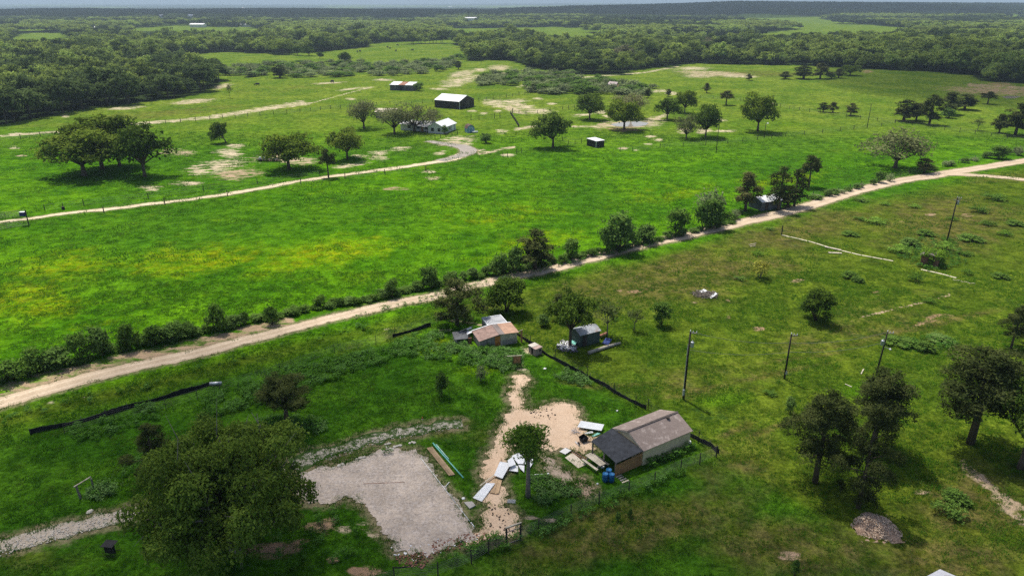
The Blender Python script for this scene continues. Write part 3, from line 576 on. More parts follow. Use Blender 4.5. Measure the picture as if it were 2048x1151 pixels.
O = 'oak_tree'; J = 'cedar_tree'; B = 'bush'
TREES = [
 ('oak0',169,351,257,152,'broad dark oak at the near left of the four-oak clump',O),('oak2',205,338,232,140,'tall oak at the back of the four-oak clump, showing most crown',O),('oak3',240,332,238,100,'oak half hidden in the middle of the four-oak clump',O),('oak1',290,353,250,112,'oak with clear trunk at the near right of the four-oak clump',O),
 ('oak0',578,338,265,112,'round oak standing beside bare grey ground above the driveway',O),('cedtop',657,355,298,32,'small dark cedar with bare trunk right on the driveway edge',J),('oak2',695,319,257,77,'bright green oak between driveway and farmhouse yard',O),
 ('mesq0',728,257,197,72,'spreading greyish mesquite left of the farmhouse',  'mesquite_tree'),('mesq1',789,268,215,72,'greyish mesquite with pale fork in front of the farmhouse wing','mesquite_tree'),('mesq2',829,263,206,84,'wide mesquite hiding the farmhouse porch','mesquite_tree'),('mesq0',868,256,214,34,'reddish thin mesquite touching the farmhouse roof','mesquite_tree'),
 ('bush1',890,268,250,16,'sapling in front of the farmhouse gable','sapling'),('oak1',1106,295,226,80,'dense dark oak left of the small black loafing shed',O),('oak3',1179,239,186,58,'oak above the sandy farm track left of the pond',O),('oak0',1248,259,200,73,'wide oak with twin trunk standing at the pond edge',O),
 ('mesq1',1262,237,187,66,'brownish oak crown showing behind the pond-edge oak',O),('oak1',1334,239,196,52,'dark oak at the right bank of the pond',O),('oak2',1369,226,180,44,'tall oak behind the pond bank oak',O),('mesq2',1372,278,227,54,'half-bare grey spreading tree near the pond','mesquite_tree'),('oak3',1411,274,209,62,'twin-trunk oak beside the half-bare grey tree',O),
 ('oak0',1515,263,186,72,'oak with trunk beside the short field lamp pole',O),('bush0',973,286,266,22,'small sapling alone below the paddock posts','sapling'),
 ('cedar0',1066,184,168,12,'small cedar at the left end of the scrub row',J),('cedar1',1076,184,173,9,'tiny cedar beside the scrub row',J),('cedar2',1296,196,177,15,'dark cedar left of the bare sand patch',J),('cedar0',1336,193,178,12,'dark cedar right of the bare sand patch',J),('cedar1',1413,186,166,17,'oval dark cedar below the long field',J),('cedtop',1452,210,181,27,'dark cedar with short trunk left of the field oak',J),
 ('cedar2',1498,161,147,14,'lone dark cedar in the worn far field',J),('cedar0',1646,224,205,20,'first of three small cedars along the field fence',J),('cedar1',1665,225,204,21,'middle of three small cedars along the field fence',J),('cedar2',1701,231,206,26,'largest of three small cedars along the field fence',J),
 ('cedar0',1807,242,200,46,'cedar at the left end of the dark field-edge cedar group',J),('cedar1',1832,241,206,36,'short cedar second in the dark field-edge cedar group',J),('cedar2',1858,249,190,46,'tallest nearest cedar of the dark field-edge group',J),('cedar1',1895,229,184,48,'broad cedar at the back of the dark field-edge group',J),('cedar0',1929,219,188,42,'cedar at the right end of the dark field-edge group',J),('bush2',1895,236,215,26,'light green bush tucked into the field-edge cedars',B),
 ('cedtop',1975,208,183,28,'lone dark cedar near the small pale pond',J),('cedar1',1998,266,228,32,'cedar at the right border beside the larger cedar mass',J),('cedar2',2030,270,207,56,'large dark cedar mass at the right border above the lane',J),('cedar0',2075,276,206,50,'cedar mostly beyond the right border above the lane',J),('sparse',1955,261,236,27,'pale thin young tree left of the border cedars','tree'),
 ('mesq0',1790,336,259,136,'wide spreading mesquite with forked trunk by the lane','mesquite_tree'),('cedar0',1848,346,317,33,'squat dark cedar right of the spreading mesquite',J),('bush0',1757,365,342,19,'dark rounded bush on the lane verge',B),('scrub0',1780,362,347,22,'low greyish bush on the lane verge',B),('bush3',1996,317,290,34,'grey rounded bush at the upper end of the lane verge',B),('scrub1',2035,310,292,26,'grey scrub bush at the right border by the lane',B),
 ('cedtop',1617,374,310,40,'tall bare-trunked cedar standing alone above the lane',J),('cedar1',1490,422,345,60,'dark cedar with two stems left of the tin-roofed hut',J),('cedopen',1556,420,332,54,'open straggly cedar rising in front of the tin-roofed hut',J),('cedopen',1588,412,338,50,'leaning ragged cedar right of the tin-roofed hut',J),('cedar0',1575,414,372,44,'low dense cedar growing against the tin-roofed hut',J),
 ('bush1',1424,455,395,60,'tall green bush left of the hut cedars on the lane',B),('scrub2',1422,430,377,56,'brownish bush crown behind the tall green bush',B),
 ('huttree',915,650,560,104,'shaggy dark tree behind the ruined block house',J),('round',1012,622,553,72,'rounded bright green bush tree right of the shaggy dark tree','tree'),('yardtree',1140,692,582,92,'dark full tree shading the small green shed','tree'),('cedar1',1118,640,588,40,'dark cedar top rising behind the green shed tree',J),('sparse',1214,672,598,64,'thin see-through grey tree beside the green shed','tree'),('sparse',1268,661,618,38,'small thin-leaved tree on the open slope','tree'),('bush3',1322,650,604,34,'upright bright green bush on the open slope',B),('bush2',1088,652,628,24,'small bush left of the green shed tree',B),
 ('round',1632,640,577,62,'round dark shrub alone in the right-hand field',B),('gold',1520,556,520,38,'yellowish broom-like bush in the right-hand field',B),('nearced0',2022,696,612,60,'dark cedar at the right border above the grove',J),('nearced1',2060,690,640,50,'cedar cut by the right border above the grove',J),
 ('nearced0',1630,964,784,148,'large dark cedar with clear trunk, left of the grove',J),('nearced2',1742,905,748,124,'flat-topped cedar behind the power pole foot in the grove',J),('nearced1',1716,1015,812,124,'drooping dark cedar over the wood-chip heap',J),('nearced2',1940,886,700,166,'big spreading cedar with grey branches at the right',J),('nearmes',2040,936,758,130,'leafy green tree cut by the right border of the grove','tree'),
 ('nearced2',575,852,756,108,'dark cedar with bare trunk above the weedy mound',J),('nearced1',318,958,848,106,'dense dark cedar behind the big oak',J),('bush1',415,876,820,42,'small forked dark green shrub in the left yard',B),('bigoak',472,1106,878,318,'huge spreading oak at the bottom left beside the gravel pad',O),('pecan',1056,992,848,94,'slim feathery tree among the white metal sheets','pecan_tree'),
 ('bush2',883,792,744,28,'small upright shrub in the middle of the yard',B),('scrub0',962,762,728,25,'dark brownish shrub near the little gate',B),('bush0',1237,1041,1024,11,'first of two tiny shrubs on the near slope',B),('bush1',1260,1032,1016,11,'second of two tiny shrubs on the near slope',B),('bush3',1580,826,794,20,'small shrub left of the cedar grove',B),('bush2',1588,1150,1118,17,'small shrub at the bottom border',B),
 ('sparse',460,196,168,14,'bare dead tree at the edge of the wood','tree'),('bush3',838,182,165,18,'dark bush leaning on the old tin shed',B),
 ('oak3',690,128,104,26,'single oak in front of the far pasture',O),('cedar2',560,156,130,34,'dark round tree in the scrub behind the far pasture','tree'),('oak1',640,118,104,14,'small lone tree in the far pasture',O),('oak2',500,106,80,28,'oak at the left end of the pasture tree clump',O),('oak0',565,109,79,48,'large oak of the pasture tree clump',O),('oak1',595,111,92,24,'small oak of the pasture tree clump',O),('oak3',618,112,94,26,'oak at the right end of the pasture tree clump',O),
 ('cedar0',917,139,122,14,'dark tree at the right tip of the scrub thicket','tree'),('cedar1',1570,158,143,30,'left tree of the clump on the field edge','tree'),('cedar0',1607,158,132,38,'dark tall tree of the clump on the field edge',J),('cedar2',1640,158,126,34,'tallest tree of the clump on the field edge','tree'),('bush2',1662,157,146,20,'light green bush in the clump on the field edge',B),('cedar1',1677,156,137,26,'dark tree toward the right of the clump on the field edge','tree'),('oak0',1700,151,130,38,'green oak at the right end of the clump on the field edge',O)]
for key, bx, by, ty, wp, lb, nm in TREES:
    put(key, bx, by, ty, wp, lb, {'bush': 'shrub'}.get(nm, 'tree'), nm)
# leaning pasture tree
o = put('oak1', 453, 286, 241, 40, 'small windswept tree leaning left in the pasture', 'tree', 'oak_tree'); o.rotation_euler = (0, R(-24), 0)

# --- hedgerow along the lane: larger bushes by place, low ones in a row
ORD = 'first second third fourth fifth sixth seventh eighth ninth tenth eleventh twelfth thirteenth fourteenth fifteenth sixteenth seventeenth eighteenth nineteenth twentieth twenty-first'.split()
HEDGE = [(20,760,722,60),(70,745,698,62),(112,734,696,66),(158,722,666,48),(206,710,654,54),(258,698,646,50),(310,688,650,48),(345,682,648,54),(385,673,648,34),(438,662,608,50),(545,648,612,34),(785,594,558,30),(862,574,532,40),(1000,550,506,50),(1030,545,492,40),(1140,520,476,40),(1240,500,424,92),(1215,505,450,40),(1290,486,448,46),(1352,470,415,54),(1405,458,405,44)]
for i, (x, y, ty, wp) in enumerate(sorted(HEDGE)):
    wp *= .84
    put(f'bush{i % 4}', x, y, ty, wp, 'tall leafy hedgerow bush on the lane, %s of its row counted from the left border' % ORD[i], 'shrub', 'hedge_bush', 'tall bushes of the lane hedgerow')
put('cedar2', 1070, 538, 459, 74, 'dark dense cedar in the lane hedgerow, brownish on its side', 'tree', J)
rng = random.Random(5)
line = [(-40,780),(0,766),(60,750),(140,729),(240,703),(340,682),(440,661),(540,640),(640,619),(740,604),(840,580),(930,560),(1000,548),(1090,532),(1180,512),(1280,492),(1380,468),(1460,448)]
lp = resample([G(*p) for p in line], 1.05)
for i, p in enumerate(lp):
    if p.y > 128 and i % 2: continue
    q = p + Vector((rng.uniform(-.4, .4), rng.uniform(-.3, 1.0), 0)); tm, cm, H0, W0 = PROTO[f'bush{i % 4}']
    o = thing('hedge_bush', 'low green bush in the hedgerow beside the lane', 'shrub', q, rng.uniform(0, 6.28), 'low bushes of the lane hedgerow')
    hh = rng.choice([rng.uniform(.5, 1.1), rng.uniform(.8, 1.9)]); ww = rng.uniform(1.4, 2.4); o.scale = (ww / W0, ww / W0, hh / H0); link('trunk', tm, o); link('crown', cm, o)
for (a, b, n) in (((1460,444),(1480,425),3),((1620,400),(1750,368),9),((1860,340),(2048,300),9)):
    for i in range(n):
        f = (i + rng.random() * .8) / n; x = a[0] + (b[0] - a[0]) * f; y = a[1] + (b[1] - a[1]) * f; p = G(x, y); tm, cm, H0, W0 = PROTO[['bush1', 'scrub1', 'bush2'][i % 3]]
        o = thing('verge_bush', 'small bush on the fence line of the upper lane', 'shrub', p, rng.uniform(0, 6.28), 'verge bushes of the upper lane'); hh = rng.uniform(.7, 2.0); ww = rng.uniform(1.6, 3.4)
        o.scale = (ww / W0, ww / W0, hh / H0); link('trunk', tm, o); link('crown', cm, o)
# low shrubs dotted over the right-hand rough field
for (x, y, wp, hp) in [(1752,446,36,14),(1700,470,26,10),(1720,440,20,9),(1830,415,22,9),(1960,425,28,16),(1990,400,34,16),(1975,450,24,12),(1905,440,20,10),(1940,480,38,14),(1890,500,34,22),(1820,490,30,18),(1800,505,40,20),(1850,470,26,14),(2010,470,26,12),(2030,450,26,12),(1830,562,26,22),(1935,548,18,14),(1700,555,26,16),(1715,563,20,12),(1860,605,22,12),(1850,700,30,22),(1820,690,46,14),(1880,680,40,12),(1790,685,40,14),(1770,410,20,9),(1720,402,26,10),(1330,610,16,8),(1480,560,18,10),(1515,510,22,12),(1930,510,26,10),(2000,555,26,12),(1540,460,16,8),(1900,1030,50,26),(1910,1000,40,24),(1540,790,22,12),(1230,640,14,8)]:
    p = G(x, y); tm, cm, H0, W0 = PROTO[['lowbush', 'lowbush2', 'bush1'][int(x) % 3]]
    o = thing('field_shrub', 'low bright green shrub in the rough right-hand field', 'shrub', p, x % 6.0, 'low shrubs of the right-hand field'); ww = 1.25 * wp / PPM(p); hh = max(.3, .75 * HZ(p, y - hp))
    o.scale = (ww / W0, ww / W0, hh / H0); link('trunk', tm, o); link('crown', cm, o)
# ================================================================== WOODS: near trees one by one, the rest as one mass
def wood_tree(seed, H, W, n, leaf, clump, lm, lobn=9):
    rng = np.random.default_rng(seed); L = oak_lobes(rng, H, W * 1.1, lobn + 5, .12); mb = MB()
    mb.tube([(0, 0, -.5), (0, 0, H * .3), (rng.normal() * .2, 0, H * .6)], [.24, .18, .08], 5)
    V, Fq, tn = leaves(rng, L, n, leaf, clump, 10, .55, .7, -.3)
    nv = len(mb.v); VV = np.concatenate([np.array([tuple(v) for v in mb.v]), V]); FF = [f for f in mb.f] + [tuple(f) for f in (Fq + nv).tolist()]
    return fast_mesh('wood_tree', VV, FF, (m_bark, lm), [0] * len(mb.f) + [1] * len(Fq), np.concatenate([np.full(nv, .4), tn]))
L_w2 = leaf_mat('spring_leaves', (0.075, 0.105, 0.022), (0.155, 0.195, 0.042), (0.11, 0.15, 0.035), 0.42)
L_w3 = leaf_mat('dark_wood_leaves', (0.026, 0.042, 0.016), (0.066, 0.094, 0.026), (0.05, 0.07, 0.022), 0.38)
L_w4 = leaf_mat('brownish_leaves', (0.075, 0.075, 0.042), (0.125, 0.125, 0.065))
near_m = [wood_tree(200 + i, 9.5, 10, 1500, .48, .62, [L_wood, L_w2, L_w3, L_wood, L_w4, L_w3][i]) for i in range(6)]
def clump_mesh(seed, k, span, lm, n, leaf):
    rng = np.random.default_rng(seed); L = []
    for i in range(k):
        x, y = rng.uniform(-span / 2, span / 2, 2); s = rng.uniform(.75, 1.2)
        for j in range(3): r = 3.1 * s * rng.uniform(.7, 1.1); L.append((x + rng.normal() * 1.6, y + rng.normal() * 1.6, 8.2 * s - r * .8 - rng.random(), r, r, r * .8))
    V, Fq, tn = leaves(rng, L, n, leaf, .9, 8, .6, .75, -.15)
    return fast_mesh('wood_clump', V, Fq, (lm,), tint=tn)
L_f1 = leaf_mat('far_wood_leaves', (0.026, 0.042, 0.012), (0.062, 0.084, 0.020)); L_f2 = leaf_mat('far_dark_leaves', (0.012, 0.021, 0.008), (0.032, 0.044, 0.014))
mid_m = [clump_mesh(300 + i, 5, 20, [L_wood, L_w3, L_w2, L_f1, L_f2][i], 1300, .95) for i in range(5)]
far_m = [clump_mesh(320 + i, 22, 60, [L_f1, L_f2, L_f2][i], 2200, 1.9) for i in range(3)]

def grid_pts(rng, step, y0, y1, xs=.82):
    ny = int((y1 - y0) / step); xm = y1 * xs + 60; nx = int(2 * xm / step)
    yy, xx = np.meshgrid(np.arange(ny) * step + y0, np.arange(nx) * step - xm, indexing='ij')
    xx = xx + rng.uniform(-.42, .42, xx.shape) * step; yy = yy + rng.uniform(-.42, .42, yy.shape) * step
    m = np.abs(xx) < yy * xs + 60
    return xx[m], yy[m]
nrng = np.random.default_rng(77)
def unhid(X, Y, Z):                              # the clearings stay open: no tree tall enough to stand in front of one
    m = np.ones(len(X), bool)
    for dz in (4.5, 8.0):
        a, b = PXY(X, Y, Z + dz)
        for c in CLEAR[:14]: m &= ~inpoly(a, b, c)
    for c in CLEAR[14:]:
        for dz in (3, 7): a, b = PXY(X, Y, Z + dz); m &= ~inpoly(a, b, c)
    return m
def instancer(name, X, Y, Z, pid, scl, rot, meshes, label, kind='stuff', aspect=None):
    pc = bpy.data.collections.new(name + '_kinds')
    for i, m_ in enumerate(meshes):
        po = bpy.data.objects.new('kind_%02d' % i, m_); pc.objects.link(po)
    me = bpy.data.meshes.new(name); n = len(X); me.vertices.add(n)
    me.vertices.foreach_set('co', np.stack([X, Y, Z], -1).astype(np.float32).ravel())
    for nm, a, ty in (('pid', pid, 'INT'), ('rotz', rot, 'FLOAT'), ('scl', scl, 'FLOAT'), ('sclz', scl if aspect is None else scl * aspect, 'FLOAT')):
        at = me.attributes.new(nm, ty, 'POINT'); at.data.foreach_set('value', np.asarray(a, np.int32 if ty == 'INT' else np.float32))
    o = link(name, me); md = o.modifiers.new('scatter', 'NODES'); ng = bpy.data.node_groups.new(name, 'GeometryNodeTree'); md.node_group = ng
    ng.interface.new_socket('Geometry', in_out='INPUT', socket_type='NodeSocketGeometry'); ng.interface.new_socket('Geometry', in_out='OUTPUT', socket_type='NodeSocketGeometry')
    N = ng.nodes.new; Lk = ng.links.new; gi, go = N('NodeGroupInput'), N('NodeGroupOutput'); ip = N('GeometryNodeInstanceOnPoints'); ci = N('GeometryNodeCollectionInfo')
    ci.inputs['Collection'].default_value = pc; ci.inputs['Separate Children'].default_value = True; ci.inputs['Reset Children'].default_value = True
    def na_(nm, ty): q = N('GeometryNodeInputNamedAttribute'); q.data_type = ty; q.inputs['Name'].default_value = nm; return q.outputs['Attribute']
    cx, c2 = N('ShaderNodeCombineXYZ'), N('ShaderNodeCombineXYZ'); s_ = na_('scl', 'FLOAT')
    Lk(na_('rotz', 'FLOAT'), cx.inputs[2]); Lk(s_, c2.inputs[0]); Lk(s_, c2.inputs[1]); Lk(na_('sclz', 'FLOAT'), c2.inputs[2])
    Lk(gi.outputs[0], ip.inputs['Points']); Lk(ci.outputs[0], ip.inputs['Instance']); ip.inputs['Pick Instance'].default_value = True
    Lk(na_('pid', 'INT'), ip.inputs['Instance Index']); Lk(cx.outputs[0], ip.inputs['Rotation']); Lk(c2.outputs[0], ip.inputs['Scale']); Lk(ip.outputs[0], go.inputs[0])
    return tag(o, label, None, None, kind)
# near woods: trees spaced about a crown apart
X, Y = grid_pts(nrng, 7.6, 220, 900); px, py = PXY(X, Y, 0); m = woods(px, py) & ~fields_far(X, Y) & (px > -260) & (px < 2300) & unhid(X, Y, 0); X, Y, px, py = X[m], Y[m], px[m], py[m]
zone = vnoise(X / 60, Y / 60, 3) * .7 + vnoise(X / 14, Y / 14, 4) * .3; k = nrng.random(len(X))
pid = np.where(zone + (k - .5) * .6 > .5, np.where(k > .45, 1, 3), np.where(zone + (k - .5) * .5 < .36, np.where(k > .4, 2, 5), np.where(k > .9, 4, 0)))
scl = nrng.uniform(.55, 1.1, len(X)) + .6 * nrng.random(len(X)) ** 3; asp = nrng.uniform(.85, 1.2, len(X)); rot = nrng.uniform(0, 6.28, len(X))
fy = py.copy()                                   # how close each tree stands to the front edge of its wood: the front rows are single trees
gap = np.zeros(len(X), bool)
for dy in (4, 9): gap |= ~woods(px, py + dy)
onp = (px > -20) & (px < 2070)
sc_ = np.where(gap & onp, py, -1); order = np.argsort(-sc_)[:280]
sel = np.zeros(len(X), bool); sel[order] = True; sel &= sc_ > 0
for i in np.nonzero(sel)[0]:
    side = 'left-hand' if px[i] < 460 else ('pasture-side' if px[i] < 925 else 'right-hand')
    o = link('wood_tree', near_m[pid[i]], None, (X[i], Y[i], 0)); o.rotation_euler = (0, 0, rot[i]); o.scale = (scl[i], scl[i], scl[i] * asp[i])
    lb = {'left-hand': 'leafy tree in the front rows of the wood at the upper left', 'pasture-side': 'leafy tree in the tree line behind the far pasture', 'right-hand': 'leafy tree in the front rows of the long wood at the upper right'}[side]
    tag(o, lb, 'tree', {'left-hand': 'front trees of the upper left wood', 'pasture-side': 'trees behind the far pasture', 'right-hand': 'front trees of the upper right wood'}[side])
r = ~sel
instancer('woods', X[r], Y[r], np.zeros(r.sum()), pid[r], scl[r], rot[r], near_m, 'dense broadleaf woods beyond the pastures', aspect=asp[r])
X, Y = grid_pts(nrng, 15, 900, 2100); Z = hgt(X, Y); px, py = PXY(X, Y, Z); m = woods(px, py) & ~fields_far(X, Y) & unhid(X, Y, Z); X, Y, Z = X[m], Y[m], Z[m]
zone = vnoise(X / 140, Y / 110, 5) - .16 * smooth(1100, 1900, Y); k = nrng.random(len(X)); pid = np.where(zone + (k - .5) * .5 > .58, 2, np.where(zone + (k - .5) * .5 < .42, np.where(k > .5, 1, 4), np.where(k > .5, 0, 3)))
instancer('far_woods', X, Y, Z, pid, nrng.uniform(.8, 1.25, len(X)), nrng.uniform(0, 6.28, len(X)), mid_m, 'dark woods stretching across the far land')
X, Y = grid_pts(nrng, 46, 2100, 6500, .78); Z = hgt(X, Y); px, py = PXY(X, Y, Z); m = woods(px, py) & ~fields_far(X, Y) & unhid(X, Y, Z); X, Y, Z = X[m], Y[m], Z[m]; k = nrng.random(len(X))
instancer('distant_woods', X, Y, Z, np.where(vnoise(X / 500, Y / 400, 6) + (k - .5) * .4 > .6, 0, np.where(k > .5, 1, 2)), nrng.uniform(.85, 1.2, len(X)), nrng.uniform(0, 6.28, len(X)), far_m, 'distant woods fading into the haze')

# --- scrub thickets: single bushes
scr = random.Random(9); cnt = 0
spots = []
for q, poly in enumerate(SCRUB):
    X, Y = grid_pts(nrng, [10.0, 7.5, 6.0][q], 300, 620); px, py = PXY(X, Y, 0); m = inpoly(px, py, poly)
    if q == 2: m &= (vnoise(X / 14, Y / 14, 4) > .38)
    spots += [(x, y, q) for x, y in zip(X[m], Y[m])]
for x, y, q in spots:
    tm, cm, H0, W0 = PROTO[scr.choice(['scrub0', 'scrub1', 'scrub2', 'scrub0', 'bush1', 'bush3'])]
    hh = scr.uniform(2.2, 4.4); ww = scr.uniform(6.0, 11.0)
    o = link('scrub_bush', cm, None, (x, y, 0)); o.rotation_euler = (0, 0, scr.uniform(0, 6.28)); o.scale = (ww / W0, ww / W0, hh / H0)
    tag(o, ['grey-green scrub bush in the long thicket below the far pasture', 'grey-green scrub bush in the thicket beside the bare sandy ground', 'scrub bush in the broken row around the ruined hut'][q], 'shrub', ['long thicket scrub', 'sandy ground thicket scrub', 'ruined hut scrub row'][q])
print('trees', sel.sum(), 'scrub', len(spots))

# ================================================================== GRASS AND WEEDS (uncountable)
def tuft(seed, n, h, spread, lm, wd_=.02):
    rng = np.random.default_rng(seed); V = []; Fc = []
    for i in range(n):
        a = rng.uniform(0, 6.28); b = np.array([rng.normal() * spread * .5, rng.normal() * spread * .5, 0.]); l = h * rng.uniform(.5, 1.2); t_ = b + np.array([math.cos(a) * l * .6, math.sin(a) * l * .6, l * .8])
        s = np.array([-math.sin(a), math.cos(a), 0]) * wd_; k = len(V); V += [b - s, b + s, t_]; Fc.append((k, k + 1, k + 2))
    return fast_mesh('tuft', V, Fc, (lm,), tint=np.repeat(rng.random(n), 3))
def weed(seed, n, H, W, lm, leaf):
    rng = np.random.default_rng(seed); V, Fq, tn = leaves(rng, [(rng.normal() * W * .2, rng.normal() * W * .2, H * .4, W * .35, W * .35, H * .5) for _ in range(4)], n, leaf, leaf * 1.3, 6, .7, .6, 0.)
    return fast_mesh('weed', V, Fq, (lm,), tint=tn)
tufts = [tuft(i, 26, .26, .45, L_grass, .03) for i in range(4)]
X, Y = grid_pts(nrng, .62, 26, 112, .86)
px, py = PXY(X, Y, 0)
OFF = [[(602,940),(831,897),(952,1056),(945,1078),(867,1106),(785,1100),(730,1012),(692,990),(613,1000)], [Z7(*p) for p in [(250,140),(300,150),(322,290),(300,338),(540,306),(610,345),(640,430),(705,520),(700,565),(500,560),(330,540),(200,600),(170,760),(215,900),(268,1010),(230,1060),(0,1100),(105,980),(75,850),(95,640),(150,490),(215,350),(245,335)]],
       [(1222,905),(1290,900),(1388,860),(1320,815),(1180,870),(1225,952),(1285,932),(1380,890)], [Z7(*p) for p in [(408,620),(500,640),(600,735),(700,815),(650,825),(540,780),(425,690)]],
       [(940,700),(1036,690),(1036,650),(990,628),(950,632),(940,670)], [(0,822),(0,765),(250,706),(560,638),(900,572),(1100,527),(1100,548),(960,582),(800,620),(600,668),(400,720),(200,768)], [(0,1110),(0,1080),(290,1008),(290,1030)]]
ok = vnoise(X / 2.2, Y / 2.2, 8) > .34
for p in OFF: ok &= ~inpoly(px, py, p)
X, Y = X[ok], Y[ok]
ex, ey = [], []                                  # grass creeping over the edges of road, sand and gravel
for E in EDGES:
    E = np.array(E); E = E[(E[:, 1] < 112) & (E[:, 1] > 24)]
    for rep in range(1): ex.append(E[:, 0] + nrng.normal(size=len(E)) * .22); ey.append(E[:, 1] + nrng.normal(size=len(E)) * .22)
ex, ey = np.concatenate(ex), np.concatenate(ey); kk = vnoise(ex / 1.3, ey / 1.3, 31) > .42; X, Y = np.concatenate([X, ex[kk]]), np.concatenate([Y, ey[kk]]); n = len(X)
instancer('grass', X, Y, np.zeros(n), nrng.integers(0, 4, n), nrng.uniform(.5, 1.25, n) * (.6 + .6 * vnoise(X / 6, Y / 6, 9)), nrng.uniform(0, 6.28, n), tufts, 'rough grass of the yard and near slopes')
X, Y = grid_pts(nrng, 2.3, 112, 250, .86); ok = vnoise(X / 7, Y / 7, 12) > .5; px, py = PXY(X, Y, 0)
for p in ([(1000,560),(1100,527),(1500,430),(1800,352),(2048,310),(2048,335),(1800,375),(1500,455),(1100,550)],): ok &= ~inpoly(px, py, p)
X, Y = X[ok], Y[ok]; n = len(X)
big_t = [tuft(20 + i, 30, .32, 1.1, L_grass, .07) for i in range(3)]
instancer('grass', X, Y, np.zeros(n), nrng.integers(0, 3, n), nrng.uniform(.5, 1.3, n), nrng.uniform(0, 6.28, n), big_t, 'lush clumpy grass of the bright middle pasture')
weeds = [weed(40 + i, 90, .7, .9, L_weed, .085) for i in range(3)] + [weed(50 + i, 70, .5, .9, L_pale, .10) for i in range(2)]
WEEDY = [([(400,800),(560,742),(690,712),(800,690),(860,672),(830,700),(700,750),(560,800),(430,835)], .55, 0),([(780,690),(870,655),(960,690),(1030,700),(1040,740),(960,735),(880,720),(800,712)], .55, 1),([(860,660),(940,690),(1050,705),(1050,725),(1010,745),(940,715),(880,690)], .5, 2),([(480,870),(540,835),(640,830),(650,860),(560,890),(490,890)], .5, 1),
 ([(1075,735),(1110,730),(1180,760),(1170,775),(1090,750)], .5, 2),([Z7(*p) for p in [(350,720),(480,760),(560,780),(640,810),(620,840),(520,860),(430,890),(360,840)]], .42, 2),([(170,990),(180,970),(225,965),(235,985),(200,1000),(175,1000)], .4, 2),([(90,870),(200,835),(300,810),(330,840),(200,880),(100,890)], .7, 0),([(270,980),(330,960),(360,940),(380,900),(300,900),(240,940)], .7, 0),
 ([(1790,690),(1870,670),(1930,680),(1900,700),(1820,705)], .6, 0),([(560,1030),(720,1010),(760,1080),(640,1140),(540,1130)], 1.1, 0),([(960,1075),(1100,1050),(1440,905),(1445,915),(1105,1065),(900,1135),(880,1120)], .7, 0),([(1290,925),(1385,888),(1390,896),(1295,935)], .45, 0),([(1400,470),(1040,555),(880,597),(700,640),(705,633),(880,585),(1040,545)], 1.0, 0),
 ([(0,838),(250,772),(450,720),(760,640),(770,650),(450,735),(250,790),(0,852)], 1.3, 0),([(700,930),(800,900),(830,895),(760,905),(690,940)], .5, 0),([(1780,500),(1850,470),(1920,480),(1930,530),(1860,545),(1800,520)], .9, 0),([(890,690),(950,700),(960,720),(900,712)], .4, 2)]
XX, YY, PP = [], [], []
for poly, step, kd in WEEDY:
    ys = [G(*p).y for p in poly]; X, Y = grid_pts(nrng, step, min(ys) - 1, max(ys) + 1, .9); px, py = PXY(X, Y, 0); m = inpoly(px, py, poly) & (vnoise(X / 1.8, Y / 1.8, 15) > .3)
    for p in OFF[:1] + OFF[1:3] + OFF[4:5]: m &= ~inpoly(px, py, p)
    XX.append(X[m]); YY.append(Y[m]); q = nrng.integers(0, 3, m.sum()); PP.append(np.where(nrng.random(m.sum()) < [.0, .3, .85][kd], 3 + q % 2, q))
X, Y, P = map(np.concatenate, (XX, YY, PP)); n = len(X)
instancer('weeds', X, Y, np.zeros(n), P, nrng.uniform(.5, 1.2, n), nrng.uniform(0, 6.28, n), weeds, 'tall leafy weeds around the yard and ruin')
# ================================================================== BUILDINGS
m_beige = mat('beige_siding', (0.50, 0.43, 0.30), 0.8, 0.08, 0.8, stain=(0.40, 0.34, 0.23))
def lap_mat(name, col, step=0.16):
    t = NT(name); z = t.n('ShaderNodeSeparateXYZ'); t.set(z.inputs[0], t.pos()); f = t.math('FRACT', t.math('DIVIDE', z.outputs[2], step))
    k = t.mix(t.ss(f, 0.0, 0.12), tuple(c * .72 for c in col), t.mix(t.ss(t.noise(.9, 4, .7), .3, .7), tuple(c * .9 for c in col), col))
    return t.bsdf(k, .8, 0, t.bump(f, .3, .02), .3)
m_beige = lap_mat('beige_lap_siding', (0.78, 0.63, 0.40))
def shingle_mat(name, a, b, c):
    t = NT(name); p = t.scalev(1, 1, 1); br = t.n('ShaderNodeTexBrick'); co = t.n('ShaderNodeTexCoord'); t.set(br.inputs['Vector'], co.outputs['Object'])
    br.inputs['Scale'].default_value = 3.0; br.inputs['Brick Width'].default_value = .9; br.inputs['Row Height'].default_value = .42; br.inputs['Mortar Size'].default_value = .01
    br.inputs['Color1'].default_value = (*a, 1); br.inputs['Color2'].default_value = (*b, 1); br.inputs['Mortar'].default_value = (*[x * .6 for x in a], 1)
    k = t.mix(t.ss(t.noise(.9, 5, .7, vec=t.scalev(1.6, 1.6, 1.6, co.outputs['Object'])), .52, .66), br.outputs['Color'], c)
    return t.bsdf(k, .95, 0, t.bump(t.noise(14, 3), .4, .01), .2)
m_shingle = shingle_mat('weathered_shingles', (0.26, 0.205, 0.175), (0.305, 0.243, 0.21), (0.43, 0.355, 0.31))
m_felt = mat('black_roll_roofing', (0.032, 0.036, 0.043), .85, .35, 2.0, stain=(0.07, 0.075, 0.085))
m_wood = mat('brown_boards', (0.40, 0.205, 0.09), .85, .3, 3.0, stretch=(3, 3, .5), stain=(0.26, 0.14, 0.07))
m_woodg = mat('grey_wood', (0.26, 0.225, 0.19), .9, .3, 3.0, stretch=(2, 2, .6))
m_plank = mat('pale_planks', (0.50, 0.44, 0.34), .85, .25, 2.0)
m_tan = mat('tan_lumber', (0.52, 0.36, 0.21), .8, .25, 2.0)
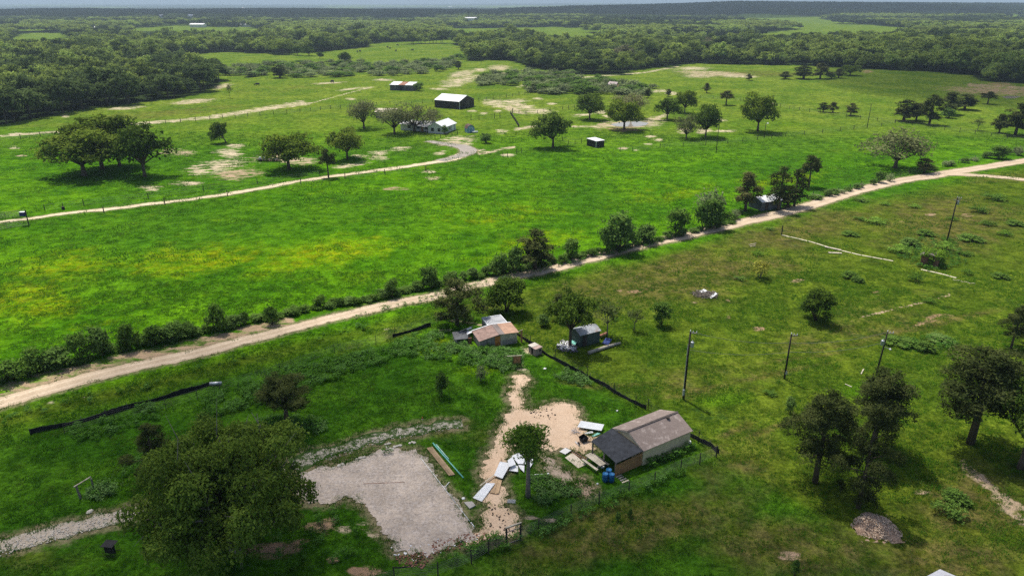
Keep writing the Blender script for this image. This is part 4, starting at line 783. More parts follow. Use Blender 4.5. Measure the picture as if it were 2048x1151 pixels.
m_dk = mat('dark_post', (0.055, 0.045, 0.037), .9, .35, 5.0)
m_black = mat('black_fabric', (0.016, 0.016, 0.018), .8, .3, 3.0)
m_blackwall = mat('black_metal_cladding', (0.020, 0.019, 0.021), .55, .25, .5, stretch=(1, 1, .1))
m_white = mat('white_sheet_metal', (0.82, 0.83, 0.83), .4, .05, .6, spec=.5, stain=(0.70, 0.70, 0.68))
m_wroof = mat('white_metal_roof', (0.80, 0.80, 0.80), .45, .04, .4, spec=.4)
m_groof = mat('grey_metal_roof', (0.36, 0.37, 0.38), .5, .2, .6, spec=.4)
m_rust = mat('rusty_tin', (0.28, 0.12, 0.07), .8, .3, 1.0, col2=(0.35, 0.20, 0.13))
m_tin = mat('old_tin', (0.38, 0.40, 0.42), .55, .25, .8, col2=(0.25, 0.16, 0.12))
m_block = mat('cinder_block', (0.30, 0.28, 0.25), .95, .15, 2.0, stain=(0.20, 0.18, 0.15))
def block_mat():
    t = NT('block_wall'); co = t.n('ShaderNodeTexCoord'); s = t.n('ShaderNodeSeparateXYZ'); t.set(s.inputs[0], co.outputs['Object']); c = t.n('ShaderNodeCombineXYZ'); t.set(c.inputs[0], t.math('ADD', s.outputs[0], s.outputs[1])); t.set(c.inputs[1], s.outputs[2])
    br = t.n('ShaderNodeTexBrick'); t.set(br.inputs['Vector'], c.outputs[0]); br.inputs['Scale'].default_value = 1.0; br.inputs['Brick Width'].default_value = .4; br.inputs['Row Height'].default_value = .2; br.inputs['Mortar Size'].default_value = .012
    br.inputs['Color1'].default_value = (.27, .25, .22, 1); br.inputs['Color2'].default_value = (.33, .30, .26, 1); br.inputs['Mortar'].default_value = (.40, .37, .33, 1)
    k = t.mix(t.ss(t.noise(1.1, 4, .7), .45, .65), br.outputs['Color'], (.21, .185, .15)); return t.bsdf(k, .95, 0, t.bump(br.outputs['Fac'], -.4, .02), .2)
m_blockwall = block_mat()
m_cream = mat('cream_render', (0.50, 0.44, 0.34), .9, .12, 1.2, stain=(.34, .29, .21))
m_brick = mat('red_brick', (0.24, 0.115, 0.075), .95, .3, 6.0, stain=(.12, .07, .05))
m_glass = NT('window_glass'); m_glass = m_glass.bsdf((0.02, 0.025, 0.03), .1, 0, None, .5)
m_ltblue = lap_mat('light_blue_boards', (0.22, 0.40, 0.52), .2)
m_hwhite = lap_mat('white_lap_siding', (0.70, 0.68, 0.62), .2)
m_blue = mat('blue_plastic', (0.012, 0.10, 0.26), .4, .15, 2.0, spec=.5)
m_dblue = mat('navy_paint', (0.03, 0.03, 0.16), .5, .2, 2.0)
m_teal = mat('teal_pipe', (0.16, 0.50, 0.40), .45, .1, 1.0, spec=.5)
m_conc = mat('concrete', (0.42, 0.39, 0.35), .9, .15, 2.0)
m_stone = mat('white_stone', (0.50, 0.46, 0.39), .9, .2, 4.0)
m_ply = mat('pale_plywood', (0.66, 0.57, 0.44), .8, .12, .8, stain=(.5, .42, .3))
m_galv = mat('galvanised_steel', (0.48, 0.50, 0.52), .4, .15, 3.0, metal=.3, spec=.5)
m_ins = mat('white_ceramic', (0.75, 0.75, 0.74), .3, .05, 3.0, spec=.5)
m_pole = mat('creosote_pole', (0.038, 0.030, 0.025), .9, .35, 4.0)
m_orange = mat('orange_plastic', (0.65, 0.16, 0.06), .5, .1, 2.0)
m_wire = mat('fence_wire', (0.16, 0.16, 0.15), .6, .1, 2.0)

def frame3(o, ang):
    return Matrix.Translation(Vector(o)) @ Matrix.Rotation(ang, 4, 'Z')
def gable(name, label, cat, origin, ang, lx, ly, h, rise, mw, mr, over=.25, axis='x', th=.12, peak=.5, mr2=None, hl=None, hr=None):
    """four walls and two roof slopes; ridge along local x at y = peak * ly; hl / hr are the eave heights at y=0 and y=ly"""
    o = thing(name, label, cat, (origin[0], origin[1], 0), ang); hl = h if hl is None else hl; hr = h if hr is None else hr; t = .1; yp = ly * peak; zp = max(hl, hr) + rise
    MB().box(0, lx, 0, t, 0, hl).build('wall', mw, o); MB().box(0, lx, ly - t, ly, 0, hr).build('wall', mw, o)
    for x in (0, lx):
        x0, x1 = (0.002, t) if x == 0 else (lx - t, lx - .002)
        P = [(q, y, z) for q in (x0, x1) for y, z in ((t, 0), (ly - t, 0), (ly - t, hr), (yp, zp), (t, hl))]
        MB().add(P, [(4, 3, 2, 1, 0), (5, 6, 7, 8, 9)] + [(i, (i + 1) % 5, 5 + (i + 1) % 5, 5 + i) for i in range(5)]).build('wall', mw, o)
    sl = (zp - hl) / yp; sr = (zp - hr) / (ly - yp)
    r1 = MB().slab([(-over, -over, hl - sl * over + th), (lx + over, -over, hl - sl * over + th), (lx + over, yp, zp + th), (-over, yp, zp + th)], th).build('roof', mr, o)
    r2 = MB().slab([(-over, yp, zp + th - .004), (lx + over, yp, zp + th - .004), (lx + over, ly + over, hr - sr * over + th), (-over, ly + over, hr - sr * over + th)], th).build('roof', mr2 or mr, o)
    return o
def door(o, x0, x1, y, z1, m, axis='x', frame=None, name='door', z0=.03, th=.05, side=-1):
    a = MB()
    if axis == 'x': a.box(x0, x1, y + side * th, y + side * .003, z0, z1)
    else: a.box(y + side * th, y + side * .003, x0, x1, z0, z1)
    d = a.build(name, m, o)
    if frame:
        w_ = .09; f = MB()
        for q0, q1, c0, c1 in ((x0 - w_, x0 - .004, z0, z1 + w_), (x1 + .004, x1 + w_, z0, z1 + w_), (x0, x1, z1 + .004, z1 + w_)):
            if axis == 'x': f.box(q0, q1, y + side * (th + .03), y + side * .004, c0, c1)
            else: f.box(y + side * (th + .03), y + side * .004, q0, q1, c0, c1)
        f.build('frame', frame, d)
    return d

# --- beige garden shed with its porch (near, centre right)
A = G(1285, 930); SA = R(32.3); LX, LY = 6.33, 4.45
shed = gable('garden_shed', 'beige lap-sided shed with brown shingle roof and black-roofed porch', 'shed', A, SA, LX, LY, 1.78, .93, m_beige, m_shingle, .16, th=.07)
MB().slab([(-.2, LY / 2 - .16, 2.79), (LX + .2, LY / 2 - .16, 2.79), (LX + .2, LY / 2 + .02, 2.835), (-.2, LY / 2 + .02, 2.835)], .03).build('ridge_cap', mat('ridge_shingle', (.11, .09, .078)), shed)
MB().lathe([(.13, 0), (.13, .1), (.2, .12), (.2, .16), (.05, .2)], 10, (4.9, LY / 2 - .32, 2.66)).build('roof_vent', m_dk, shed)
for y0, z0, y1, z1 in ((-.17, 1.70, LY / 2, 2.69), (LY / 2, 2.69, LY + .17, 1.70)):
    for x in (-.185, LX + .165): MB().slab([(x, y0, z0 + .02), (x + .02, y0, z0 + .02), (x + .02, y1, z1 + .02), (x, y1, z1 + .02)], .14).build('barge_board', m_plank, shed)
pr = MB().slab([(-3.45, -.02, 1.60), (-.17, -.12, 1.86), (-.17, LY + .05, 1.86), (-3.2, LY - .35, 1.66)], .05).build('porch_roof', m_felt, shed)
for x, y, z in ((-3.3, .2, 1.56), (-3.25, 2.0, 1.58), (-3.1, LY - .5, 1.60)): MB().box(x - .06, x + .06, y - .06, y + .06, 0, z).build('porch_post', m_woodg, shed)
for i in range(3): MB().box(-3.3, -.12, .25 + i * 1.85, .32 + i * 1.85, 1.52, 1.6).build('rafter', m_woodg, shed)
rb = random.Random(3)
for i in range(11):
    x = -3.42 + i * .305; MB().box(x, x + .285, .06 + rb.uniform(0, .015), .085 + rb.uniform(0.015, .03), .04, 1.30 + i * .012 + rb.uniform(-.02, .02)).build('board', m_wood, shed)
for z in (.3, 1.1): MB().box(-3.4, -.02, .12, .17, z, z + .08).build('rail', m_wood, shed)
MB().lathe([(.16, 0), (.2, .08), (.2, .22), (.14, .3)], 10, (LX + .28, .25, 0)).build('gas_bottle', m_ins, shed)
ZA = lambda x, y: (1130 + x / 6.06, 790 + y / 6.06)
def drum(px, py, label):
    p = G(*px_(px, py)); o = thing('drum', label, 'drum', p, 0, 'blue drums at the porch corner')
    MB().lathe([(.25, 0), (.275, .03), (.275, .26), (.285, .28), (.275, .3), (.275, .54), (.285, .56), (.275, .58), (.275, .80), (.255, .82), (.245, .82), (.245, .60)], 16).build('barrel', m_blue, o, True)
    MB().lathe([(.262, .82), (.27, .845), (.248, .846), (.246, .825)], 16).build('rim', mat('blue_rim', (.03, .16, .36), .4), o, True)
px_ = ZA
drum(485, 1035, 'blue plastic drum at the left of three by the porch fence'); drum(562, 1040, 'blue plastic drum at the right of three by the porch fence'); drum(528, 985, 'blue plastic drum behind the other two by the porch fence')
# picnic table under the porch edge, things on it
def board(name, label, cat, p0, p1, wd_, th, z, m, group=None, parent=None, zt=0):
    a, b = G(*p0), G(*p1); d = b - a; L = d.length; o = MB().box(0, L, -wd_ / 2, wd_ / 2, 0, th).build(name, m, parent)
    o.location = (a.x, a.y, z); o.rotation_euler = (0, -zt, math.atan2(d.y, d.x))
    return tag(o, label, cat, group) if parent is None else o
pt = thing('picnic_table', 'weathered picnic table at the open side of the porch', 'table', G(*ZA(365, 850)), math.atan2(*(lambda d: (d.y, d.x))(G(*ZA(440, 875)) - G(*ZA(280, 760)))))
for i in range(4): MB().box(-1.1, 1.1, -.36 + i * .185, -.19 + i * .185, .70, .74).build('top_board', m_plank, pt)
for s in (-1, 1): MB().box(-1.1, 1.1, s * .72 - .13, s * .72 + .13, .42, .46).build('bench', m_plank, pt)
for x in (-.8, .8):
    MB().box(x - .04, x + .04, -.82, .82, .34, .42).build('cross_beam', m_woodg, pt)
    for s in (-1, 1): MB().tube([(x, s * .62, 0), (x, s * .25, .70)], .05, 5).build('leg', m_woodg, pt)
# slatted pallet piece on the grass
for i, (a, b) in enumerate((((618, 995), (690, 965)), ((648, 1015), (712, 985)), ((668, 1038), (742, 1008)), ((692, 1062), (770, 1030)))):
    board('slat', ['white slat lying first from the porch fence', 'second white slat lying by the porch fence', 'third white slat lying by the porch fence', 'last white slat, farthest from the porch fence'][i], 'slat', ZA(*a), ZA(*b), .16, .03, .03, m_plank, 'white slats in the grass')

# --- ruined block house
RA = G(960, 697.6); RG = R(20.2)
ru = gable('block_house', 'low ruined block house with rusty two-tone tin roof', 'house', RA, RG + R(90), 2.75, 5.17, 1.5, .28, m_blockwall, m_rust, .16, th=.05, peak=.5, mr2=m_rust, hl=1.55, hr=1.12) if False else None
ru = thing('block_house', 'low ruined block house with rusty two-tone tin roof', 'house', RA, RG); D = 2.8; XR = 2.6; W_ = 5.17; z0, z1, z2 = 1.18, 1.70, 1.58
def wallpoly(pts, y0, y1, nm, m, par):
    n = len(pts); P = [(x, y, z) for y in (y0, y1) for x, z in pts]
    return MB().add(P, [tuple(range(n)), tuple(reversed(range(n, 2 * n)))] + [((i + 1) % n, i, n + i, n + (i + 1) % n) for i in range(n)]).build(nm, m, par)
wallpoly([(0, 0), (XR - .55, 0), (XR - .55, z1 - .14), (0, z0)], 0, .15, 'wall', m_blockwall, ru); wallpoly([(XR + .25, 0), (W_, 0), (W_, z2), (XR + .25, z1 - .03)], 0, .15, 'wall', m_cream, ru)
wallpoly([(XR - .55, z1 - .28), (XR + .25, z1 - .2), (XR + .25, z1 - .03), (XR - .55, z1 - .14)], .003, .147, 'lintel', m_woodg, ru)
wallpoly([(0, 0), (W_, 0), (W_, z2), (XR, z1), (0, z0)], D - .15, D, 'wall', m_blockwall, ru)
MB().box(0, .15, .152, D - .152, 0, z0).build('wall', m_blockwall, ru); MB().box(W_ - .15, W_, .152, D - .152, 0, z2).build('wall', m_cream, ru)
MB().box(XR + .55, W_ - .1, -.03, -.004, .05, .75).build('wall_panel', m_blockwall, ru)
dr = MB().box(XR - .53, XR + .23, .03, .09, .05, z1 - .3).build('door', mat('orange_brown_door', (.50, .20, .05), .7, .2, 2.), ru)
MB().box(XR + .05, XR + .13, -.02, .027, .7, .78).build('handle', m_galv, dr)
m_rustb = mat('orange_rust_sheet', (.40, .245, .165), .8, .22, 1.4, stain=(.32, .23, .18)); m_rusta = mat('brown_rust_sheet', (.25, .165, .135), .8, .25, 1.6, stain=(.33, .25, .21))
def tin(par, x0, x1, za, zb, y0, y1, m, n=6):                 # roof sheets laid side by side
    for i in range(n):
        a, b = x0 + (x1 - x0) * i / n, x0 + (x1 - x0) * (i + 1) / n; qa, qb = za + (zb - za) * i / n, za + (zb - za) * (i + 1) / n; dz = .012 * (i % 2)
        MB().slab([(a + .004, y0, qa + dz), (b - .004, y0, qb + dz), (b - .004, y1, qb + dz + .05), (a + .004, y1, qa + dz + .05)], .02).build('roof_sheet', m, par)
tin(ru, -.18, XR - .02, z0 + .03, z1 + .06, -.22, D + .15, m_rusta, 5); tin(ru, XR, XR + .75, z1 + .065, z1 + .05, -.22, D + .15, mat('grey_brown_tin', (.20, .165, .15), .8, .25, 1.2), 1); tin(ru, XR + .76, W_ + .22, z1 + .05, z2 + .06, -.22, D + .15, m_rustb, 3)
MB().slab([(-.2, D + .16, z0 + .16), (XR, D + .16, z1 + .17), (XR, D + .3, z1 + .17), (-.2, D + .3, z0 + .16)], .06).build('roof_trim', m_white, ru); MB().slab([(XR, D + .16, z1 + .168), (W_ + .2, D + .16, z2 + .17), (W_ + .2, D + .3, z2 + .17), (XR, D + .3, z1 + .168)], .06).build('roof_trim', m_white, ru)
# flat-roofed annex behind
q = [Vector((-4.9, 88.61, 0)), Vector((-2.16, 89.53, 0)), Vector((-.6, 87.25, 0)), Vector((-3.24, 86.24, 0))]
an = thing('annex', 'flat grey-roofed annex with white rim behind the ruined house', 'outbuilding', q[3], math.atan2(q[2].y - q[3].y, q[2].x - q[3].x)); ax, ay = (q[2] - q[3]).length, 2.75
MB().slab([(0.1, .1, 1.66), (ax - .1, .1, 1.66), (ax - .1, ay - .1, 1.66), (.1, ay - .1, 1.66)], .08).build('roof', m_groof, an)
for b_ in ((0, ax, 0, .1), (0, ax, ay - .1, ay), (0, .098, .102, ay - .102), (ax - .098, ax, .102, ay - .102)): MB().box(*b_, 1.5, 1.74).build('roof_rim', m_white, an)
for b_ in ((.05, ax - .05, .05, .15), (.05, ax - .05, ay - .15, ay - .05), (.05, .15, .155, ay - .155), (ax - .15, ax - .05, .155, ay - .155)): MB().box(*b_, 0, 1.498).build('wall', m_blockwall, an)
# collapsed lean-to on the left
p = G(912, 690); lt = thing('lean_to', 'collapsed dark-roofed lean-to left of the ruined house', 'outbuilding', p, R(16))
MB().box(0, .15, 0, 1.9, 0, .85).build('wall', m_block, lt); MB().box(0.152, 1.0, 0, .14, 0, .5).build('wall', m_block, lt); MB().box(1.7, 2.15, 0, .14, 0, .8).build('wall', m_brick, lt); MB().box(.152, 2.3, 1.78, 1.9, 0, 1.0).build('wall', m_block, lt)
MB().slab([(-.15, -.1, .86), (1.6, -.05, .80), (2.2, 1.95, 1.06), (-.1, 2.0, 1.02)], .05).build('roof', mat('dark_tin', (.075, .08, .088), .6, .35, 1.5), lt)
MB().slab([(1.7, .9, .95), (2.4, 1.0, 1.1), (2.5, 1.5, 1.15), (1.8, 1.6, 1.0)], .02).build('loose_sheet', m_white, lt); MB().slab([(2.0, 1.9, 1.1), (2.7, 2.1, 1.2), (2.6, 2.6, 1.18), (1.9, 2.3, 1.1)], .02).build('loose_sheet', m_white, lt)
MB().tube([(1.0, 2.0, 1.02), (2.9, 2.6, 1.25)], .05, 5).build('beam', m_plank, lt)
# small pinkish booth (outdoor oven) at the silt fence
p = G(1071, 712); bo = thing('brick_oven', 'small pinkish block oven standing at the black silt fence', 'oven', p, R(38)); m_pink = mat('pink_block', (.36, .26, .22), .9, .2, 2.)
MB().box(0, 1.05, 0, .12, 0, .95).build('wall', m_pink, bo); MB().box(0, 1.05, 1.3, 1.42, 0, .95).build('wall', m_pink, bo); MB().box(.93, 1.05, .122, 1.298, 0, .95).build('wall', m_pink, bo); MB().box(0, .1, .122, .5, 0, .95).build('wall', m_pink, bo); MB().box(0, .1, .9, 1.298, 0, .95).build('wall', m_pink, bo)
MB().box(.62, .9, -.02, -.003, .5, .78).build('dark_opening_panel', m_black, bo); MB().slab([(-.08, -.08, 1.02), (1.12, -.08, 1.06), (1.12, .6, 1.06), (-.08, .6, 1.02)], .06).build('top_slab', m_pink, bo); MB().slab([(-.06, .64, 1.05), (1.1, .64, 1.08), (1.1, 1.5, 1.08), (-.06, 1.5, 1.05)], .05).build('top_slab', m_stone, bo)  # black panel stands in for the shade inside the oven mouth; wall is solid
# orange panelled gate frame in the weeds, and one by the house corner
p = G(1026, 733); d = G(1042, 732) - p
gt = thing('garden_gate', 'small orange-brown panel gate between two posts in the weeds', 'gate', p, math.atan2(d.y, d.x))
for x in (0, d.length): MB().box(x - .05, x + .05, -.05, .05, 0, 1.5).build('post', m_dk, gt)
MB().box(.07, d.length - .07, -.02, .02, .15, 1.42).build('panel', m_wood, gt); MB().box(-.75, d.length + .15, -.05, .05, 1.503, 1.56).build('header', m_plank, gt)
p = G(1043, 684); o = thing('gate_post', 'leaning orange-brown board post at the ruined house corner', 'post', p, R(20)); MB().box(-.12, .12, -.04, .04, 0, 1.75).build('board', m_wood, o); MB().tube([(-.75, 0, 1.6), (.2, 0, 1.85)], .04, 5).build('arm', m_plank, o)

# --- little green shed by the dark tree
p = G(1160, 694); gs = gable('green_shed', 'little dark green shed with grey tin roof under the full tree', 'shed', p, R(28.4), 3.1, 2.2, 1.75, .45, mat('dark_green_tin', (.06, .085, .075), .6, .25, .8, stretch=(1, 1, .2)), m_tin, .12, th=.04)
door(gs, .4, 1.0, 0, 1.5, m_dk)
# --- brick well house overgrown with vines
p = G(1875, 535); m_wr = mat('mossy_roof', (.20, .165, .16), .9, .25, 2.)
wh = gable('well_house', 'vine-covered little red brick hut in the right-hand field', 'hut', p, R(26), 3.0, 2.7, 1.75, .35, m_brick, m_wr, .25, th=.06, axis='x')
wh.rotation_euler = (0, 0, R(55)); door(wh, .8, 1.5, 0, 1.5, m_dk, axis='y', side=-1)
rngv = np.random.default_rng(4); Vv, Fv, tv = leaves(rngv, [(.4, .2, 2.1, .8, .8, .4), (2.4, 0, 2.0, 1.0, .7, .5), (2.9, 1.2, 1.4, .6, .9, 1.0), (1.4, -.1, 1.9, .9, .3, .4), (-.1, 2.3, 2.0, .5, .8, .5), (2.6, 2.4, 2.0, .9, .6, .4), (-.15, .3, 1.7, .3, .5, .5), (3.1, 0, .8, .5, .5, .8), (1.5, 1.4, 2.2, 1.2, .5, .2), (-.2, 1.2, 1.0, .25, .35, .9), (.9, -.2, .9, .35, .25, .8), (2.2, -.3, .5, .7, .4, .6), (3.3, 2.4, .7, .6, .6, .8)], 5200, .12, .2, 10, .6)
ivy = link('ivy', fast_mesh('ivy', Vv, Fv, (leaf_mat('vine_leaves', (.07, .13, .012), (.14, .22, .025)),), tint=tv), wh)
# --- tin-roofed hut by the lane
p = G(1522, 422); hu = gable('lane_hut', 'grey hut with bright tin roof among cedars by the lane', 'hut', p, R(14), 5.4, 4.2, 2.0, .75, mat('grey_green_boards', (.085, .10, .105), .8, .25, 1.), m_white, .2, th=.05); hu.rotation_euler = (0, 0, R(22))
door(hu, 1.0, 1.8, 0, 1.7, m_dk)
# --- black barn with white roof
Fp = G(918.8, 218.8); ba = gable('metal_barn', 'black metal barn with bright white roof behind the farmhouse', 'barn', Fp, R(55), 11.2, 12.6, 3.15, 1.95, m_blackwall, m_wroof, .2, th=.12)
# the gable wall faces right: ridge runs along the long side, so the barn is turned a quarter
ba.rotation_euler = (0, 0, R(149)); 
for w_ in list(ba.children): bpy.data.objects.remove(w_)
def barn(o, L, Wd, h, rise):
    t = .12
    MB().box(0, L, 0, t, 0, h).build('wall', m_blackwall, o); MB().box(0, L, -Wd, -Wd + t, 0, h).build('wall', m_blackwall, o)
    for x0, x1 in ((.002, t), (L - t, L - .002)):
        P = [(q_, y, z) for q_ in (x0, x1) for y, z in ((0, 0), (-Wd + t, 0), (-Wd + t, h), (-Wd / 2, h + rise), (0, h))]
        MB().add(P, [(0, 1, 2, 3, 4), (9, 8, 7, 6, 5)] + [((i + 1) % 5, i, 5 + i, 5 + (i + 1) % 5) for i in range(5)]).build('wall', m_blackwall, o)
    s = rise / (Wd / 2)
    MB().slab([(-.2, .3, h - s * .3 + .12), (L + .2, .3, h - s * .3 + .12), (L + .2, -Wd / 2, h + rise + .12), (-.2, -Wd / 2, h + rise + .12)], .1).build('roof', m_wroof, o)
    MB().slab([(-.2, -Wd / 2, h + rise + .116), (L + .2, -Wd / 2, h + rise + .116), (L + .2, -Wd - .3, h - s * .3 + .12), (-.2, -Wd - .3, h - s * .3 + .12)], .1).build('roof', m_wroof, o)
    MB().box(-.03, .13, .003, .06, .05, h - .1).build('corner_trim', m_white, o); MB().box(-.06, -.003, -.2, -.0, .05, h - .1).build('corner_trim', m_white, o)
    d_ = MB().box(.55, 1.55, .01, .06, .05, 2.1).build('door', m_white, o); MB().box(1.35, 1.43, .063, .1, .95, 1.05).build('handle', m_dk, d_)
    MB().box(-.03, -.004, -Wd * .72, -Wd * .42, .05, 2.9).build('sliding_door', mat('barn_door', (.03, .028, .03), .5), o); MB().box(-.05, -.01, -Wd * .58 - .06, -Wd * .58 + .02, .05, 2.9).build('door_trim', m_tin, o)
    MB().tube([(L + .1, .2, 0), (L + .1, .2, 3.2)], .07, 5).build('downpipe', m_dk, o)
barn(ba, 12.7, 11.2, 3.15, 1.95)
# --- farmhouse: gabled wing with white roof, long wing behind the trees
p = Vector((-28.97, 246.6, 0)); fh = thing('farmhouse', 'white farmhouse with white metal roof, half hidden by mesquites', 'house', p, R(-20))
def wing(o, x0, y0, lx, ly, h, rise, mr, along):
    t = .12; MBb = lambda *b: MB().box(*b)
    if along == 'y':
        for x_ in (x0, x0 + lx - t): MBb(x_, x_ + t, y0 + t + .002, y0 + ly - t - .002, 0, h).build('wall', m_hwhite, o)
        for y_ in (y0, y0 + ly - t): wallpoly([(x0, 0), (x0 + lx, 0), (x0 + lx, h), (x0 + lx / 2, h + rise), (x0, h)], y_, y_ + t, 'wall', m_hwhite, o)
        s = rise / (lx / 2); e = .35
        for k in (-1, 1):
            xe = x0 + lx / 2 + k * (lx / 2 + e); MB().slab([(xe, y0 - e, h - s * e + .1), (x0 + lx / 2, y0 - e, h + rise + .1 - .004 * (k > 0)), (x0 + lx / 2, y0 + ly + e, h + rise + .1 - .004 * (k > 0)), (xe, y0 + ly + e, h - s * e + .1)], .08).build('roof', mr, o)
    else:
        for y_ in (y0, y0 + ly - t): MBb(x0 + t + .002, x0 + lx - t - .002, y_, y_ + t, 0, h).build('wall', m_hwhite, o)
        for x_ in (x0, x0 + lx - t): MB().add([(q_, y, z) for q_ in (x_, x_ + t) for y, z in ((y0, 0), (y0 + ly, 0), (y0 + ly, h), (y0 + ly / 2, h + rise), (y0, h))], [(4, 3, 2, 1, 0), (5, 6, 7, 8, 9)] + [(i, (i + 1) % 5, 5 + (i + 1) % 5, 5 + i) for i in range(5)]).build('wall', m_hwhite, o)
        s = rise / (ly / 2); e = .35
        for k in (-1, 1):
            ye = y0 + ly / 2 + k * (ly / 2 + e); MB().slab([(x0 - e, ye, h - s * e + .1), (x0 + lx + e, ye, h - s * e + .1), (x0 + lx + e, y0 + ly / 2, h + rise + .1 - .004 * (k > 0)), (x0 - e, y0 + ly / 2, h + rise + .1 - .004 * (k > 0))], .08).build('roof', mr, o)
wing(fh, 0, 0, 6.0, 10.0, 2.3, 1.45, m_wroof, 'y'); wing(fh, -12, 2.5, 11.95, 5.5, 2.2, .95, m_groof, 'x')
for x in (1.3, 3.8): door(fh, x, x + .85, 0, 1.75, m_glass, 'x', m_dk, 'window', .75)
for y in (1.4, 4.4): door(fh, y, y + .8, 6.0, 1.75, m_glass, 'y', m_hwhite, 'window', .8, side=1)
door(fh, 6.2, 8.4, 6.0, 1.95, m_white, 'y', m_woodg, 'garage_door', side=1)
for x in (-2.2, -5.5, -9.0): door(fh, x, x + .9, 2.5, 1.7, m_glass, 'x', m_dk, 'window', .8)
door(fh, -3.9, -3.0, 2.5, 1.95, m_wood, 'x')
MB().slab([(-6.5, .6, 1.95), (-.3, .6, 1.95), (-.3, 2.45, 2.2), (-6.5, 2.45, 2.2)], .08).build('porch_roof', m_groof, fh)
for x in (-6.3, -3.4, -.6): MB().box(x - .06, x + .06, .7, .82, 0, 1.86).build('porch_post', m_woodg, fh)
bb = G(772, 236); o = gable('storage_shed', 'low shed with tan roof showing above the mesquites', 'shed', (bb.x - 4, bb.y, 0), R(-4), 8, 5, 2.4, .9, m_woodg, mat('tan_roof', (.62, .53, .40), .7, .08), .3)
# --- blue gambrel shed beside the farmhouse
p = G(934.5, 265.8); bs = thing('gambrel_shed', 'small light blue barn-style shed beside the farmhouse', 'shed', p, R(28)); t_ = .08; L_, W2 = 3.2, 2.7
prof = [(0, 0), (W2, 0), (W2, 1.45), (W2 - .45, 2.25), (W2 / 2, 2.6), (.45, 2.25), (0, 1.45)]
bs.rotation_euler = (0, 0, R(20))
wallpoly(prof, 0, t_, 'wall', m_ltblue, bs); wallpoly(prof, L_ - t_, L_, 'wall', m_ltblue, bs); MB().box(0, t_, t_ + .002, L_ - t_ - .002, 0, 1.45).build('wall', m_ltblue, bs); MB().box(W2 - t_, W2, t_ + .002, L_ - t_ - .002, 0, 1.45).build('wall', m_ltblue, bs)
m_brroof = mat('dark_red_roof', (.10, .055, .045), .8, .2, 1.); rp = [(W2 + .08, 1.35), (W2 - .42, 2.31), (W2 / 2, 2.68), (.42, 2.31), (-.08, 1.35)]
for (xa, za), (xb, zb) in zip(rp[:-1], rp[1:]): MB().slab([(xa, -.1, za), (xb, -.1, zb), (xb, L_ + .1, zb), (xa, L_ + .1, za)], .05).build('roof', m_brroof, bs)
door(bs, .8, 1.9, 0, 1.6, m_ltblue, 'x', m_white)
o = thing('white_trailer_tank', 'white propane tank lying by the little blue shed', 'tank', G(944, 266), R(10)); MB().tube([(0, 0, .35), (.15, 0, .35), (2.0, 0, .35), (2.15, 0, .35)], [.12, .3, .3, .12], 10).build('tank', m_ins, o, True)
for x in (.5, 1.6): MB().box(x - .06, x + .06, -.2, .2, 0, .15).build('foot', m_conc, o)
# --- black loafing shed
Fp = G(1192, 295.7); ls = thing('loafing_shed', 'small black metal loafing shed with flat white roof', 'shed', Fp, R(34)); a_, b_ = 3.3, 4.5
MB().box(0, a_, 0, .08, 0, 1.98).build('wall', m_blackwall, ls); MB().box(0, .08, .082, b_, 0, 2.05).build('wall', m_blackwall, ls); MB().box(a_ - .08, a_, .082, b_, 0, 2.05).build('wall', m_blackwall, ls)
MB().slab([(-.15, -.15, 2.08), (a_ + .15, -.15, 2.08), (a_ + .15, b_ + .2, 2.3), (-.15, b_ + .2, 2.3)], .06).build('roof', m_wroof, ls); MB().box(-.06, .05, -.05, -.003, .02, 1.98).build('corner_trim', m_white, ls); MB().box(-.05, -.003, 0, .07, .02, 1.98).build('corner_trim', m_white, ls)
# --- old tin shed, far
p = G(780, 180.5); d = G(826.5, 181.8) - p; ts = thing('tin_shed', 'old open tin shed with white and rusty roof sheets in the far field', 'shed', p, math.atan2(d.y, d.x)); L_ = d.length; m_old = mat('old_grey_boards', (.11, .11, .115), .9, .3, .8, stretch=(1, 1, .2))
MB().box(0, L_, 0, .1, 0, 2.7).build('wall', m_old, ts); MB().box(0, .1, .102, 6, 0, 3.2).build('wall', m_old, ts); MB().box(L_ - .1, L_, .102, 6, 0, 3.2).build('wall', m_old, ts); MB().box(.102, L_ - .102, 5.9, 6, 0, 3.5).build('wall', m_old, ts)
for x0, x1, m in ((0, .38, m_white), (.38, .66, m_rust), (.66, 1, m_white)): MB().slab([(L_ * x0 - .2 * (x0 == 0), -.4, 2.78), (L_ * x1 - .01 + .2 * (x1 == 1), -.4, 2.78), (L_ * x1 - .01 + .2 * (x1 == 1), 6.3, 3.75), (L_ * x0 - .2 * (x0 == 0), 6.3, 3.75)], .06).build('roof_sheet', m, ts)
MB().box(L_ * .4, L_ * .52, -.04, -.003, .05, 2.2).build('dark_doorway_panel', m_black, ts)  # black panel stands in for the unlit inside; no gap in the wall
# --- ruined hut in the scrub, far
p = G(1216, 181); o = thing('ruined_hut', 'ruined hut with caved-in grey roof in the scrub row', 'hut', p, R(-20))
for x, y in ((0, 0), (4.5, 0), (4.5, 3.4), (0, 3.4)): MB().box(x - .08, x + .08, y - .08, y + .08, 0, 3.3).build('post', m_woodg, o)
MB().slab([(-.4, -.4, 3.1), (4.0, -.4, 2.5), (4.2, 3.8, 3.9), (-.3, 3.8, 4.2)], .07).build('roof', mat('grey_pink_tin', (.40, .33, .31), .7, .3, .8, stain=(.2, .13, .1)), o); MB().slab([(3.3, -.2, 2.3), (5.0, -.1, 1.7), (5.1, 3.2, 2.6), (3.8, 3.6, 3.3)], .06).build('roof', m_rust, o); MB().box(0, .06, .1, 3.3, 0, 1.8).build('wall', m_old, o)
